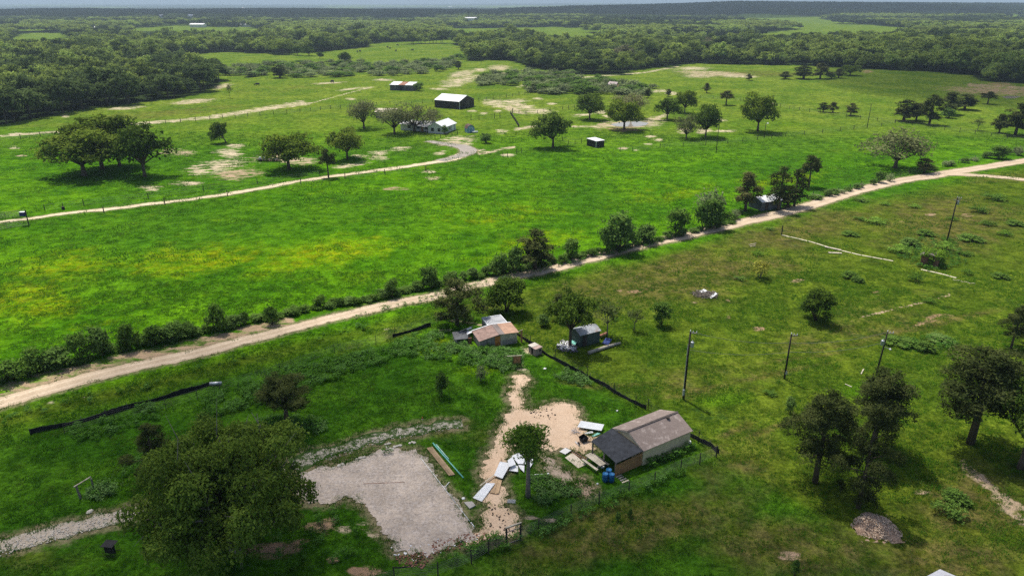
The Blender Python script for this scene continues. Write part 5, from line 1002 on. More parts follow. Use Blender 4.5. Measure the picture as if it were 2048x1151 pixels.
# --- roof corner at the bottom right border
a = G(1880, 1137, 2.4); o = thing('neighbour_shed', 'white roof corner of a shed cut by the bottom border', 'shed', (a.x, a.y, 0), R(-2))
u1 = (G(1850, 1153, 2.4) - a).normalized(); u2 = (G(1917, 1153, 2.4) - a).normalized(); c0 = Vector((0, 0, 2.4)); rot = Matrix.Rotation(-R(-2), 3, 'Z'); u1 = rot @ u1; u2 = rot @ u2
MB().slab([c0, c0 + u1 * 4, c0 + u1 * 4 + u2 * 5, c0 + u2 * 5], .08).build('roof', mat('pale_grey_roof', (.62, .62, .64), .6, .06), o); k = .25; b0 = (u1 + u2) * k
for s, e in ((b0, u1 * 3.6), (b0, u2 * 4.6)):
    s2 = s + e; n_ = Vector((-e.y, e.x, 0)).normalized() * .08; MB().slab([Vector((s.x, s.y, 2.3)), Vector((s2.x, s2.y, 2.3)), Vector((s2.x, s2.y, 2.3)) + n_, Vector((s.x, s.y, 2.3)) + n_], 2.3).build('wall', m_hwhite, o)
MB().box(-.1, .35, -.9, -.75, 2.4, 2.5).build('roof_clip', m_woodg, o)
# --- far houses and sheds in the clearings
FARH = [(170,55,12,7,3,'white far house at the left edge of the settlement',m_wroof),(198,62,15,8,4,'white-roofed far barn below the settlement',m_wroof),(215,40,14,8,3.5,'small white far house among dark woods',m_wroof),(238,50,10,7,3,'white far house by the pale field',m_wroof),(325,36,16,9,5,'bright white far house upper left',m_wroof),(382,37,18,10,6,'second bright white far house upper left',m_wroof),(395,55,26,9,4,'long white far barn by the green strip',m_wroof),(490,54,16,8,3.5,'white-roofed far house on the wood edge',m_wroof),(486,17,26,12,5,'tiny white house on the dark ridge',m_wroof),(288,29,16,9,4,'pale far roof in the dark woods',m_groof),(536,49,10,8,3.5,'grey-roofed far house in the dark woods',m_groof),
 (942,42,44,14,5,'long pale far shed left of the hill',m_wroof),(1855,23,120,26,8,'long white far warehouse on the right skyline',m_wroof),(2040,25,70,30,10,'white far warehouse at the right border',m_wroof),(1915,24,80,22,6,'pale far sheds right of the long warehouse',m_groof),(900,16,40,20,7,'tiny white building on the hazy plain',m_wroof)]
for x, y, L_, W_, h, lb, mr in FARH:
    p = G(x, y)
    for _ in range(12): p = G(x, y, float(hgt(p.x, p.y)))
    o = gable('far_building', lb, 'building', (p.x - L_ / 2, p.y, 0), R((x * 7) % 30 - 15), L_, W_, h * 1.15, h * .4, m_hwhite, mr, .4, th=.3); o.location.z = p.z
# ================================================================== FENCES, GATES, POLES AND WIRES
PM = {}
def post_mesh(h, r, m, kind='round'):
    k = (round(h, 2), r, m.name)
    if k not in PM: b = MB().tube([(0, 0, -.1), (0, 0, h * .5), (0, 0, h)], [r, r * .95, r * .9], 6); PM[k] = fast_mesh('post', b.v, b.f, (m,))
    return PM[k]
def fence(name, label, pts, h=1.25, r=.06, m=None, wires=4, spacing=None, jit=.08, seed=0, wr=.008):
    """posts at photo points, or spread along a line of photo points, with strands of wire between them"""
    m = m or m_dk; rg = random.Random(seed); P = [G(*p) for p in pts]
    if spacing: P = resample(P, spacing)
    o = thing(name, label, 'fence', P[0])
    for p in P:
        q = link('post', post_mesh(h, r, m), o, p - P[0]); q.scale = (1, 1, rg.uniform(.88, 1.12)); q.rotation_euler = (rg.uniform(-jit, jit), rg.uniform(-jit, jit), rg.uniform(0, 3))
    for k in range(wires):
        z = h * (.2 + .72 * k / max(1, wires - 1)); MB().tube([p - P[0] + Vector((0, 0, z + rg.uniform(-.02, .02))) for p in P], wr, 3, False).build('wire', m_wire, o)
    return o
fence('wire_fence', 'long post-and-wire fence below the left wood, running to the barn', [(-60,288),(0,281),(120,268),(300,250),(420,239),(520,231),(600,225),(700,214),(780,209),(866,206)], 1.5, .11, None, 4, 4.6, .1, 1, .014)
fence('wire_fence', 'post-and-wire fence from the barn to the scrub row', [(958,203),(1000,197),(1050,189),(1062,187)], 1.5, .12, None, 4, 4.0, .1, 2, .014)
fence('wire_fence', 'fence of thin posts along the driveway pasture side', [(208,425),(330,409),(455,391),(602,369),(690,357),(770,349),(852,343)], 1.4, .11, None, 3, None, .06, 3, .01)
fence('wire_fence', 'fence of thin posts above the driveway', [(90,421),(127,417),(168,411),(297,397),(407,382),(515,368),(640,352)], 1.4, .09, None, 3, None, .06, 4, .01)
fence('wire_fence', 'low fence in front of the farmhouse yard', [(852,283),(870,279),(892,274),(915,269),(930,266)], 1.2, .09, None, 3, 2.6, .06, 5, .01)
fence('paddock_fence', 'dark posts of the small paddock above the blue shed', [(942,240),(958,240),(989,237),(1000,236),(1025,226)], 2.0, .13, None, 2, None, .06, 6, .012)
fence('paddock_fence', 'dark close-set paddock fence running down to the sandy track', [(1021,228),(1026,236),(1032,245),(1038,255)], 1.3, .1, None, 3, 1.4, .08, 7, .02)
fence('paddock_fence', 'dark fence from the paddock towards the oaks', [(1024,224),(1052,229),(1075,227),(1100,221),(1125,219),(1160,214),(1200,210)], 1.5, .12, None, 3, 3.4, .1, 8, .014)
fence('paddock_fence', 'few dark posts and rails by the loafing shed', [(1125,282),(1137,287),(1150,288),(1163,287)], 1.4, .09, None, 2, None, .06, 9, .015)
fence('paddock_fence', 'dark posts around the sandy salt lick spot', [(1006,315),(1015,314),(1033,307),(1043,306)], 1.5, .09, None, 1, None, .06, 10, .02)
fence('wire_fence', 'fence of the upper right field behind the three small cedars', [(1400,196),(1480,202),(1560,214),(1640,227),(1720,238),(1790,246),(1860,256),(1950,268),(2048,282),(2110,290)], 1.4, .10, None, 4, 5.0, .1, 11, .012)
fence('wire_fence', 'fence crossing the bright pasture to the tall pole', [(1240,303),(1265,302),(1320,296),(1455,287),(1571,273),(1680,262),(1734,256),(1790,247)], 1.4, .10, None, 4, 6.5, .08, 12, .012)
fence('wire_fence', 'fence along the upper lane verge past the hut', [(1600,404),(1615,398),(1626,393),(1700,378),(1800,354),(1900,330),(1980,312),(2060,296)], 1.2, .07, None, 4, 4.2, .08, 13, .01)
fence('wire_fence', 'fence on the yard side of the lane above the silt fence', [(130,868),(230,838),(332,818),(395,798),(440,782),(560,745),(670,705),(752,690),(790,672),(892,640)], 1.3, .035, None, 5, None, .08, 14, .006)
fence('wire_mesh_fence', 'near wire fence around the shed yard with dark posts', [(700,1190),(790,1162),(876,1151),(943,1126),(977,1106),(1013,1088)], 1.35, .06, None, 7, None, .03, 15, .007)
fence('wire_mesh_fence', 'near wire fence running from the frame gate to the corner post', [(1040,1080),(1077,1062),(1142,1031),(1198,1008),(1257,986),(1309,965),(1361,941),(1399,928),(1432,914)], 1.4, .055, None, 8, None, .03, 16, .006)
fence('wire_fence', 'fence behind the beige shed along the black fabric', [(1432,914),(1396,885),(1330,850),(1296,818),(1270,812),(1228,788),(1175,754),(1110,716),(1060,690),(1000,655)], 1.35, .05, None, 5, None, .04, 17, .006)
# corner post cap, frame gate
p = G(1013, 1088); d = G(1041, 1078) - p; o = thing('frame_gate', 'open timber frame gate at the end of the sand path', 'gate', p, math.atan2(d.y, d.x))
for x in (0, d.length): MB().box(x - .06, x + .06, -.06, .06, 0, 1.75).build('post', m_dk, o)
for z, t_ in ((1.72, .07), (1.3, .06), (.08, .05)): MB().box(.065, d.length - .065, -.03, .03, z - t_, z).build('rail', m_woodg, o)
MB().box(-.08, d.length + .08, -.07, .07, 1.753, 1.80).build('cap_rail', m_plank, o)
# timber H-frame at the left
p = G(160, 996.5); d = G(187, 974) - p; o = thing('timber_frame', 'grey timber H-frame with top beam in the left yard', 'frame', p, math.atan2(d.y, d.x))
MB().tube([(.05, 0, 0), (-.05, 0, 1.5)], .1, 7).build('post', m_woodg, o); MB().tube([(d.length, 0, 0), (d.length, 0, 1.0)], .08, 7).build('post', m_woodg, o); MB().tube([(.3, .1, 0), (0, 0, 1.0)], .05, 5).build('brace', m_woodg, o); MB().tube([(-.3, 0, 1.52), (d.length + .1, .1, 1.12)], .055, 6).build('beam', m_plank, o)
# pipe gates at the driveway entrance and the blue box
def pipe_gate(p0, p1, h, n, label):
    a, b = G(*p0), G(*p1); d = b - a; o = thing('pipe_gate', label, 'gate', a, math.atan2(d.y, d.x)); L = d.length
    for i in range(n): z = .15 + (h - .15) * i / (n - 1); MB().tube([(.05, 0, z), (L, 0, z)], .035, 5).build('rail', m_woodg, o)
    for x in (.05, L * .5, L): MB().tube([(x, 0, .1), (x, 0, h)], .04, 5).build('upright', m_woodg, o)
pipe_gate((58,450), (-30,464), 1.4, 5, 'long pipe gate at the left border by the blue box'); pipe_gate((53,432), (-30,440), 1.3, 5, 'second pipe gate beyond the driveway at the left border')
p = G(58, 450); o = thing('box_post', 'dark post carrying a navy blue box by the pipe gate', 'post', p); MB().tube([(0, 0, 0), (0, 0, 3.2)], .11, 7).build('post', m_dk, o); MB().box(-1.15, -.12, -.35, .35, 1.95, 2.75).build('box', m_dblue, o); MB().box(-1.17, -.10, -.37, .37, 2.753, 2.8).build('box_lid', m_white, o)
o = MB().box(-.25, .25, -.2, .2, 0, .6).build('feed_bin', m_black, None, loc=G(127, 419)); tag(o, 'little black feed bin beside the driveway fence', 'bin'); MB().box(-.28, .28, -.23, .23, .603, .66).build('lid', m_dk, o)

# --- black silt fence: fabric with a wavy top edge and stakes
def silt(pts, h, label, seed, stake=2.4):
    rg = random.Random(seed); P = resample([G(*p) for p in pts], .35); o0 = P[0]; o = thing('silt_fence', label, 'silt fence', o0); V = []; Fc = []
    n = len(P)
    for i, p in enumerate(P):
        d = (P[min(i + 1, n - 1)] - P[max(i - 1, 0)]).normalized(); s = Vector((-d.y, d.x, 0)); w = math.sin(i * .55) * .05 + rg.uniform(-.04, .04); hh = h * (1 + .22 * math.sin(i * .33 + seed) + rg.uniform(-.1, .1)); q = p - o0
        V += [q + s * (w * .3 - .015) + Vector((0, 0, -.05)), q + s * (w * .3 + .015) + Vector((0, 0, -.05)), q + s * (w + .015) + Vector((0, 0, hh)), q + s * (w - .015) + Vector((0, 0, hh))]
    for i in range(n - 1): Fc += [(i * 4 + k, (i + 1) * 4 + k, (i + 1) * 4 + (k + 1) % 4, i * 4 + (k + 1) % 4) for k in range(4)]
    Fc += [(0, 1, 2, 3), ((n - 1) * 4 + 3, (n - 1) * 4 + 2, (n - 1) * 4 + 1, (n - 1) * 4)]
    link('fabric', fast_mesh('fabric', V, Fc, (m_black,)), o)
    for p in resample(P, stake)[::max(1, int(stake / .35))]: link('stake', post_mesh(h * 1.5, .025, m_woodg), o, p - o0 + Vector((.03, .06, 0)))
silt([(60,868),(120,854),(180,840),(240,822),(290,807),(330,797),(390,780),(424,769)], .5, 'long black silt fence along the left yard edge', 1)
silt([(785,674),(820,664),(862,652)], .45, 'black silt fence below the shaggy dark tree', 3); silt([(1032,668),(1085,706),(1130,732),(1180,757),(1230,786),(1262,804),(1292,818)], .5, 'black silt fence from the ruined house to the beige shed', 4); silt([(1378,872),(1400,884),(1420,893),(1438,908)], .5, 'black silt fence drooping at the corner post', 5)
silt([(880,640),(905,634),(930,624)], .45, 'black silt fence behind the ruined house', 6)
p = G(420, 770); o = MB().tube([(0, 0, .22), (1.35, .1, .24)], .2, 9).build('fabric_roll', m_galv, None, True, p); tag(o, 'grey roll lying at the end of the silt fence', 'roll')
# --- utility poles
def pole(base, top, label, tr=None, arms=True, r=.14, lamp=False, lean=0, name='utility_pole'):
    p = G(*base); h = HZ(p, top); o = thing(name, label, 'pole', p); o.rotation_euler = (0, lean, 0)
    MB().tube([(0, 0, -.2), (0, 0, h * .5), (0, 0, h)], [r, r * .85, r * .7], 10).build('pole', m_pole, o, True)
    if tr:
        t = MB().lathe([(.18, 0), (.2, .03), (.2, .55), (.21, .57), (.12, .66)], 12, (tr[0], -.05, h - tr[1])).build('transformer', m_galv, o, True); MB().tube([(tr[0], -.05, h - tr[1] + .6), (tr[0], -.05, h - tr[1] + .85)], [.05, .03], 6).build('bushing', m_ins, t); MB().box(min(.06, tr[0]), max(.0, tr[0]), -.1, .0, h - tr[1] + .2, h - tr[1] + .3).build('bracket', m_galv, o)
    if arms:
        a = MB().box(-.05, .75, -.06, .02, h - .22, h - .12).build('crossarm', m_woodg, o)
        for x in (.3, .68): MB().lathe([(.045, 0), (.06, .05), (.035, .1), (.05, .15), (.02, .2)], 8, (x, -.02, h - .118)).build('insulator', m_ins, a)
        MB().lathe([(.05, 0), (.065, .06), (.03, .15), (.05, .2)], 8, (0, 0, h + .003)).build('insulator', m_ins, o)
    return o, p, h
P1, b1, h1 = pole((1367,797), 663, 'tall black power pole with transformer right of the sand yard', (.32, 1.85), True, .13); MB().box(-.22, -.02, -.26, -.12, .55, 1.3).build('meter_box', m_galv, P1); MB().tube([(-.16, -.14, 1.3), (-.16, -.1, h1 - 1.5)], .03, 5).build('conduit', m_galv, P1)
P2, b2, h2 = pole((1568.5,757), 668, 'plain dark power pole in the middle of the two-pole span', None, True, .12); MB().box(-.02, .16, -.2, -.11, .7, 1.1).build('meter_box', m_galv, P2)
P3, b3, h3 = pole((1752,750), 663, 'leaning power pole with transformer behind the cedar grove', (-.3, 1.75), True, .11, lean=R(2.5)); l_ = MB().tube([(.1, 0, h3 - 2.0), (.7, -.1, h3 - 2.15)], .03, 5).build('lamp_arm', m_galv, P3); MB().lathe([(.06, .1), (.15, 0), (.12, -.06)], 8, (.78, -.12, h3 - 2.2)).build('lamp_head', m_ins, l_)
P4, b4, h4 = pole((1894,482), 395, 'tall power pole with twin transformers by the brick hut', (.3, 1.3), True, .14); MB().box(-.6, .6, -.07, .03, h4 - .5, h4 - .38).build('crossarm', m_woodg, P4)
P5, b5, h5 = pole((1432,306), 247, 'thin dark pole in the bright pasture', None, False, .11)
P6, b6, h6 = pole((1528,276), 246, 'short pole with lamp head beside the field oak', None, False, .12); MB().tube([(0, 0, h6 - .2), (.5, -.1, h6)], .04, 5).build('lamp_arm', m_galv, P6); MB().lathe([(.1, .2), (.35, 0), (.3, -.1)], 8, (.6, -.1, h6 - .1)).build('lamp_head', m_ins, P6)
P7, b7, h7 = pole((1734,256), 208, 'thin dark pole at the far field fence', None, False, .13)
def wire(a, b, sag, label, r=.022):
    n = 18; pts = [a.lerp(b, i / n) + Vector((0, 0, -sag * 4 * (i / n) * (1 - i / n))) for i in range(n + 1)]
    o = MB().tube([p - a for p in pts], r, 4, False).build('power_line', m_wire, None, False, a); tag(o, label, 'power line', 'power lines of the near poles')
for (bA, hA, bB, hB, nm) in ((b1, h1, b2, h2, 'left'), (b2, h2, b3, h3, 'right')):
    wire(bA + Vector((0, 0, hA - (.0 if nm == 'left' else 1.1))), bB + Vector((.1, 0, hB - (1.1 if nm == 'left' else .1))), .5, f'upper power line of the {"transformer to plain pole" if nm == "left" else "plain to leaning pole"} span')
    wire(bA + Vector((0, 0, hA - (2.2 if nm == 'left' else 2.3))), bB + Vector((.1, 0, hB - (2.3 if nm == 'left' else 1.4))), .5, f'lower power line of the {"transformer to plain pole" if nm == "left" else "plain to leaning pole"} span')
# ================================================================== YARD CLUTTER
Z9 = lambda x, y: (940 + x / 7.19, 870 + y / 7.19)
def sheet(quad, z, m, name, label, cat='sheet', ribs=9, amp=.02, zs=None, group=None, th=.012):
    """a ribbed metal or plywood sheet lying over four photo points"""
    q = [G(*p) for p in quad]; n = max(2, ribs * 4); c = sum(q, Vector()) / 4; V = []; zs = zs or (z, z, z, z)
    for k in range(2):
        for i in range(n + 1):
            f = i / n
            for j, (a, b, za, zb) in enumerate(((q[0], q[1], zs[0], zs[1]), (q[3], q[2], zs[3], zs[2]))):
                p = a.lerp(b, f) - c; V.append((p.x, p.y, za + (zb - za) * f + (amp * (1 if (i % 4) in (1, 2) else 0) if ribs else 0) - k * th))
    m0 = (n + 1) * 2; Fc = []
    for i in range(n): Fc += [(2 * i, 2 * i + 2, 2 * i + 3, 2 * i + 1), (m0 + 2 * i + 1, m0 + 2 * i + 3, m0 + 2 * i + 2, m0 + 2 * i), (2 * i, m0 + 2 * i, m0 + 2 * i + 2, 2 * i + 2), (2 * i + 3, m0 + 2 * i + 3, m0 + 2 * i + 1, 2 * i + 1)]
    Fc += [(1, m0 + 1, m0, 0), (2 * n, m0 + 2 * n, m0 + 2 * n + 1, 2 * n + 1)]
    o = link(name, fast_mesh(name, V, Fc, (m,)), None, (c.x, c.y, 0)); return tag(o, label, cat, group)
sheet([Z9(*p) for p in ((40,905),(170,962),(362,718),(235,715))], .14, m_white, 'metal_sheet', 'white metal sheet at the lower end of the sheet heap', zs=(.08, .1, .25, .25))
sheet([Z9(*p) for p in ((345,610),(465,655),(590,450),(430,430))], .3, m_white, 'metal_sheet', 'white metal sheet lying across the tan lumber', zs=(.3, .28, .42, .45))
for i, (qd, zz, lb) in enumerate(((((600,330),(790,250),(800,440),(690,450)), .3, 'crumpled white sheet behind the slim tree trunk'), (((805,300),(912,310),(905,420),(850,515)), .22, 'narrow white sheet right of the slim tree trunk'), (((690,445),(782,470),(778,550),(720,505)), .2, 'small pinkish white sheet left of the trunk foot'), (((560,525),(690,555),(690,450),(600,440)), .16, 'bent white sheet below the trunk fork'), (((540,420),(610,380),(660,470),(560,520)), .5, 'white sheet propped on the heap'))):
    sheet([Z9(*p) for p in qd], zz, m_white, 'metal_sheet', lb, zs=(zz, zz + .1, zz - .06, zz + .04))
for i, (a, b) in enumerate((((305,840),(350,640)), ((335,845),(385,645)), ((368,850),(415,650)), ((398,850),(445,660)))): board('lumber', ['first tan board from the left under the white sheets', 'second tan board from the left under the white sheets', 'third tan board from the left under the white sheets', 'right-hand tan board under the white sheets'][i], 'board', Z9(*a), Z9(*b), .2, .06, .06 + .03 * (i % 2), m_tan, 'tan boards')
board('long_board', 'long pale board sticking out left of the white sheets', 'board', Z9(145,752), Z9(360,590), .12, .05, .2, m_plank); board('board', 'short upright-lying tan board above the white sheets', 'board', Z9(420,440), Z9(450,330), .14, .05, .1, m_tan)
sheet([Z9(*p) for p in ((1365,325),(1558,475),(1668,425),(1480,255))], .06, m_ply, 'plywood_sheet', 'large pale plywood sheet lying near the porch', ribs=0, th=.03); sheet([Z9(*p) for p in ((1285,240),(1370,285),(1455,238),(1370,195))], .16, mat('white_board', (.72, .70, .66), .6, .05), 'plywood_sheet', 'smaller white board overlapping the plywood sheet', ribs=0, th=.03, zs=(.08, .12, .2, .16))
a, b = G(*Z9(1445,215)), G(*Z9(1655,355)); d = b - a; o = thing('ladder', 'narrow rusty ladder frame lying beside the plywood', 'ladder', a, math.atan2(d.y, d.x))
for y in (-.16, .16): MB().box(0, d.length, y - .03, y + .03, .03, .1).build('rail', m_rust, o)
for i in range(8): x = .15 + i * (d.length - .3) / 7; MB().box(x - .025, x + .025, -.128, .128, .045, .085).build('rung', m_woodg, o)
o = thing('steel_grate', 'small grey steel grate lying left of the pecan foot', 'grate', G(*Z9(595,960)), R(-5))
for i in range(7): MB().box(-.36, .36, -.24 + i * .075, -.215 + i * .075, .1, .13).build('bar', m_galv, o)
for x in (-.36, .33): MB().box(x, x + .03, -.24, .26, .07, .098).build('side_bar', m_galv, o)
o = board('white_pole', 'thin white pole with round end behind the pecan', 'pole', Z9(920,585), Z9(1050,578), .05, .05, .15, m_ins)
MB().lathe([(.05, -.1), (.11, -.04), (.11, .06), (.04, .1)], 8, (1.35, 0, .03)).build('end_knob', m_ins, o)
sheet([ZA(*p) for p in ((148,412),(190,350),(472,400),(440,462))], .35, m_white, 'metal_sheet', 'bright white metal sheet beside the black porch roof', zs=(.3, .45, .5, .35)); sheet([ZA(*p) for p in ((235,465),(330,440),(345,462),(262,478))], .1, m_white, 'metal_sheet', 'narrow white sheet below the bright one by the porch')
sheet([ZA(*p) for p in ((320,500),(400,455),(430,470),(350,505))], .08, m_teal, 'teal_sheet', 'teal sheet scrap beside the porch roof', ribs=4)
# black wheeled cart lying on its side
o = thing('garden_cart', 'overturned black garden cart on the sand near the porch', 'cart', G(*ZA(215, 585)), R(25))
for x, y in ((-.55, -.1), (.3, .35)): w_ = MB().tube([(x - .05, y, .2), (x + .05, y, .2)], .2, 12).build('wheel', m_black, o); MB().tube([(x - .06, y, .2), (x + .06, y, .2)], .08, 8).build('hub', m_galv, w_)
MB().tube([(-.5, -.1, .2), (.3, .35, .2)], .03, 5).build('axle', m_dk, o); MB().add([(.0, .0, .05), (.6, .1, .05), (.5, .75, .1), (-.05, .6, .08), (-.05, -.05, .45), (.7, .0, .5), (.6, .85, .55), (-.1, .7, .48)], [(0, 1, 2, 3), (0, 4, 5, 1), (1, 5, 6, 2), (2, 6, 7, 3), (3, 7, 4, 0)]).build('tray', m_black, o); MB().tube([(-.1, .3, .4), (-.3, .9, .75)], .025, 5).build('handle', m_dk, o); MB().tube([(-.6, .5, .1), (-.55, -.3, .1)], .06, 6).build('shaft', m_ins, o)
rg = random.Random(8)
o = thing('wire_scrap', 'tangle of grey wire racks and poles left of the white sheet', 'scrap', G(*ZA(130, 450)))
for i in range(14): a = rg.uniform(0, 6.28); MB().tube([(rg.uniform(-.5, .5), rg.uniform(-.4, .4), .05 + rg.random() * .1), (rg.uniform(-.7, .7) + .3 * math.cos(a), rg.uniform(-.5, .5), rg.uniform(.1, .55))], .018, 4).build('rod', rg.choice([m_galv, m_ins, m_dk]), o)
for i, (x, y, s, m, lb) in enumerate(((295,560,.16,m_tan,'little yellow bucket near the overturned cart'),(455,880,.2,m_ins,'white bucket between table and blue drums'),(392,1078,.1,m_ins,'small white ball on the grass left of the drums'),(630,195,.12,m_ins,'white scrap on the lawn behind the shed'))):
    o = MB().lathe([(s * .7, 0), (s * .9, s * .4), (s, s * 1.2), (s * .9, s * 1.25), (s * .8, s * .9)], 10).build('bucket', m, None, True, G(*ZA(x, y))); tag(o, lb, 'bucket'); MB().tube([(s * math.cos(k * .52), 0, s * 1.2 + s * .5 * math.sin(k * .52)) for k in range(7)], .012, 4).build('handle', m_galv, o)
# lumber and pipes by the pad
Z6 = lambda x, y: (560 + x / 2.8, 740 + y / 2.8)
for i in range(3): board('plank', ['left-hand', 'middle', 'right-hand'][i] + ' of three long brown planks beside the gravel pad', 'plank', Z6(826 + i * 11, 437 - i * 2), Z6(952 + i * 11, 592 - i * 2), .2, .08, .03, mat('brown_plank%d' % i, (.30 + .04 * i, .21 + .03 * i, .12 + .02 * i), .85, .2, 2.))
def pipe(p0, p1, r, m, label, name='pipe', z=None):
    a, b = G(*p0), G(*p1); d = b - a; o = MB().tube([(0, 0, 0), (d.length * .5, 0, 0), (d.length, 0, 0)], r, 8).build(name, m, None, True, (a.x, a.y, z or r + .01)); o.rotation_euler = (0, 0, math.atan2(d.y, d.x)); tag(o, label, 'pipe')
    MB().tube([(-.03, 0, 0), (.12, 0, 0)], r * 1.2, 8).build('coupling', m, o, True)
pipe(Z6(858,412), Z6(932,500), .07, m_teal, 'short teal pipe nearest the three planks'); pipe(Z6(866,424), Z6(1027,605), .07, m_teal, 'longest teal pipe beside the three planks'); pipe(Z6(876,420), Z6(945,500), .06, mat('pale_teal', (.45, .68, .60), .4), 'pale teal pipe beside the longest one')
pipe(Z6(788,492), Z6(985,745), .035, m_ins, 'long white pipe edging the gravel pad'); pipe(Z6(990,752), Z6(1062,846), .035, m_ins, 'white pipe at the lower right edge of the gravel pad'); pipe(Z6(1070,855), Z6(1090,880), .05, m_ins, 'short white pipe end at the pad corner'); pipe(Z6(470,636), Z6(697,628), .03, m_rust, 'rusty bar lying across the gravel pad', 'steel_bar'); pipe(Z6(925,655), Z6(948,628), .04, m_ins, 'short white pipe stub in the grass by the pad')
def rock(p, s, m, label, cat='stone', group=None, seed=0, name='stone'):
    bm = bmesh.new(); bmesh.ops.create_icosphere(bm, subdivisions=2, radius=1); g = np.random.default_rng(seed)
    for v in bm.verts: v.co *= 1 + .28 * (g.random() - .5); v.co.z = v.co.z * .5 + .3
    me = bpy.data.meshes.new(name); bm.to_mesh(me); bm.free(); me.materials.append(m); o = link(name, me, None, p); o.scale = (s, s * .8, s * .7); o.rotation_euler = (0, 0, g.uniform(0, 6)); return tag(o, label, cat, group)
SP = [(592,415),(610,412),(600,430),(618,438),(628,445),(640,430),(655,425),(672,422),(600,445),(575,455),(740,402),(752,406),(728,408),(300,548),(330,535),(350,525),(430,498),(450,492),(470,488)]
for i, (x, y) in enumerate(SP): rock(G(*Z6(x, y)), .16 + .1 * ((i * 37) % 10) / 10, m_stone, 'white limestone block along the top edge of the gravel pad', 'stone', 'limestone blocks of the pad edge', i)
rock(G(*Z6(1027,718)), .2, m_ins, 'single white stone between pad and sand path', seed=40); rock(G(*Z6(703,1026)), .16, m_ins, 'round white stone at the bottom of the pad', seed=41); rock(G(180, 1023), .3, m_stone, 'pale stone beside the stony track', seed=42); rock(G(1090, 737), .22, m_ins, 'white stone at the black silt fence', seed=43)
o = sheet([Z6(*p) for p in ((1030,742),(1062,778),(1095,760),(1075,738))], .12, m_conc, 'concrete_slab', 'broken concrete slab between pad and sand path', 'slab', ribs=0, th=.12)
# rubble and brick bits: uncountable scatter
g = np.random.default_rng(12)
def scatter(name, polys, n, m, smin, smax, label, zs=.05):
    V, Fc = [], []
    per = n // len(polys)
    for poly in polys:
        xs = [p[0] for p in poly]; ys = [p[1] for p in poly]; k = 0; tries = 0
        while k < per and tries < per * 30:
            tries += 1; x, y = g.uniform(min(xs), max(xs)), g.uniform(min(ys), max(ys))
            if not inpoly(np.array([x]), np.array([y]), poly)[0]: continue
            k += 1; p = G(x, y); s = g.uniform(smin, smax); M = Matrix.Translation(p + Vector((0, 0, zs))) @ Matrix.Rotation(g.uniform(0, 6), 4, 'Z') @ Matrix.Rotation(g.normal() * .3, 4, 'X'); b = MB().box(-s, s, -s * g.uniform(.3, .8), s * .5, -s * .3, s * .35, M); o_ = len(V); V += b.v; Fc += [tuple(i + o_ for i in f) for f in b.f]
    return tag(link(name, fast_mesh(name, V, Fc, (m,))), label, None, None, 'stuff')
scatter('rubble', [[Z6(*p) for p in ((850,960),(1000,925),(1160,905),(1150,950),(1000,1000),(860,1030))], [Z6(*p) for p in ((640,1040),(800,1020),(860,1040),(800,1110),(680,1100))]], 260, m_brick, .03, .10, 'broken red brick bits at the bottom edge of the pad')
scatter('rubble', [[Z6(*p) for p in ((70,530),(300,460),(560,370),(900,310),(1030,320),(840,350),(560,410),(300,500),(110,540))], [(0,1090),(290,1010),(290,1030),(0,1112)], [(0,1090),(290,1010),(290,1030),(0,1112)]], 560, m_stone, .03, .09, 'pale stone rubble along the stony track')
scatter('litter', [[Z6(*p) for p in ((600,1000),(1100,900),(1150,940),(700,1090))]], 50, m_ins, .03, .09, 'white scraps strewn at the pad edge')
scatter('wood_bits', [[Z7(*p) for p in ((330,340),(480,330),(500,400),(380,400))], [Z7(*p) for p in ((100,860),(220,900),(250,1050),(120,1050))]], 70, m_dk, .04, .12, 'dark leaves and twigs lying on the sand')
p = [G(*Z6(x, y)) for x, y in ((640,1105),(680,1104),(720,1098),(760,1085),(785,1062),(795,1045))]; o = MB().tube([q + Vector((0, 0, .04)) - p[0] for q in p], .045, 6).build('black_hose', m_black, None, True, p[0]); tag(o, 'black hose lying below the gravel pad', 'hose')
# wire cage, orange jug
o = thing('wire_cage', 'dark wire animal cage left of the big oak', 'cage', G(206, 1112), R(-6)); 
for i in range(8): MB().tube([(i * .14, 0, 0), (i * .14, 0, 1.0)], .012, 4).build('bar', m_dk, o); MB().tube([(i * .14, .8, 0), (i * .14, .8, 1.0)], .012, 4).build('bar', m_dk, o)
for z in (.03, .35, .68, 1.0):
    for y in (0, .8): MB().tube([(-.02, y, z), (1.0, y, z)], .016, 4).build('rail', m_dk, o)
MB().box(-.02, 1.0, -.02, .82, 1.015, 1.03).build('top', m_black, o); MB().box(.0, .98, .3, .32, .1, .98).build('panel', m_black, o)
o = MB().lathe([(.14, 0), (.18, .05), (.18, .3), (.1, .4), (.05, .42), (.05, .48)], 10).build('jug', m_orange, None, True, G(304, 990)); tag(o, 'orange jug at the edge of the big oak', 'jug'); MB().lathe([(.055, .482), (.055, .53)], 8).build('cap', m_dk, o)
o = MB().lathe([(.06, 0), (.05, .25), (.02, .32)], 8).build('marker', m_orange, None, True, G(845, 838)); tag(o, 'tiny orange marker on the lawn above the stony track', 'marker'); MB().lathe([(.1, 0), (.1, .02)], 8).build('marker_base', m_ins, o)
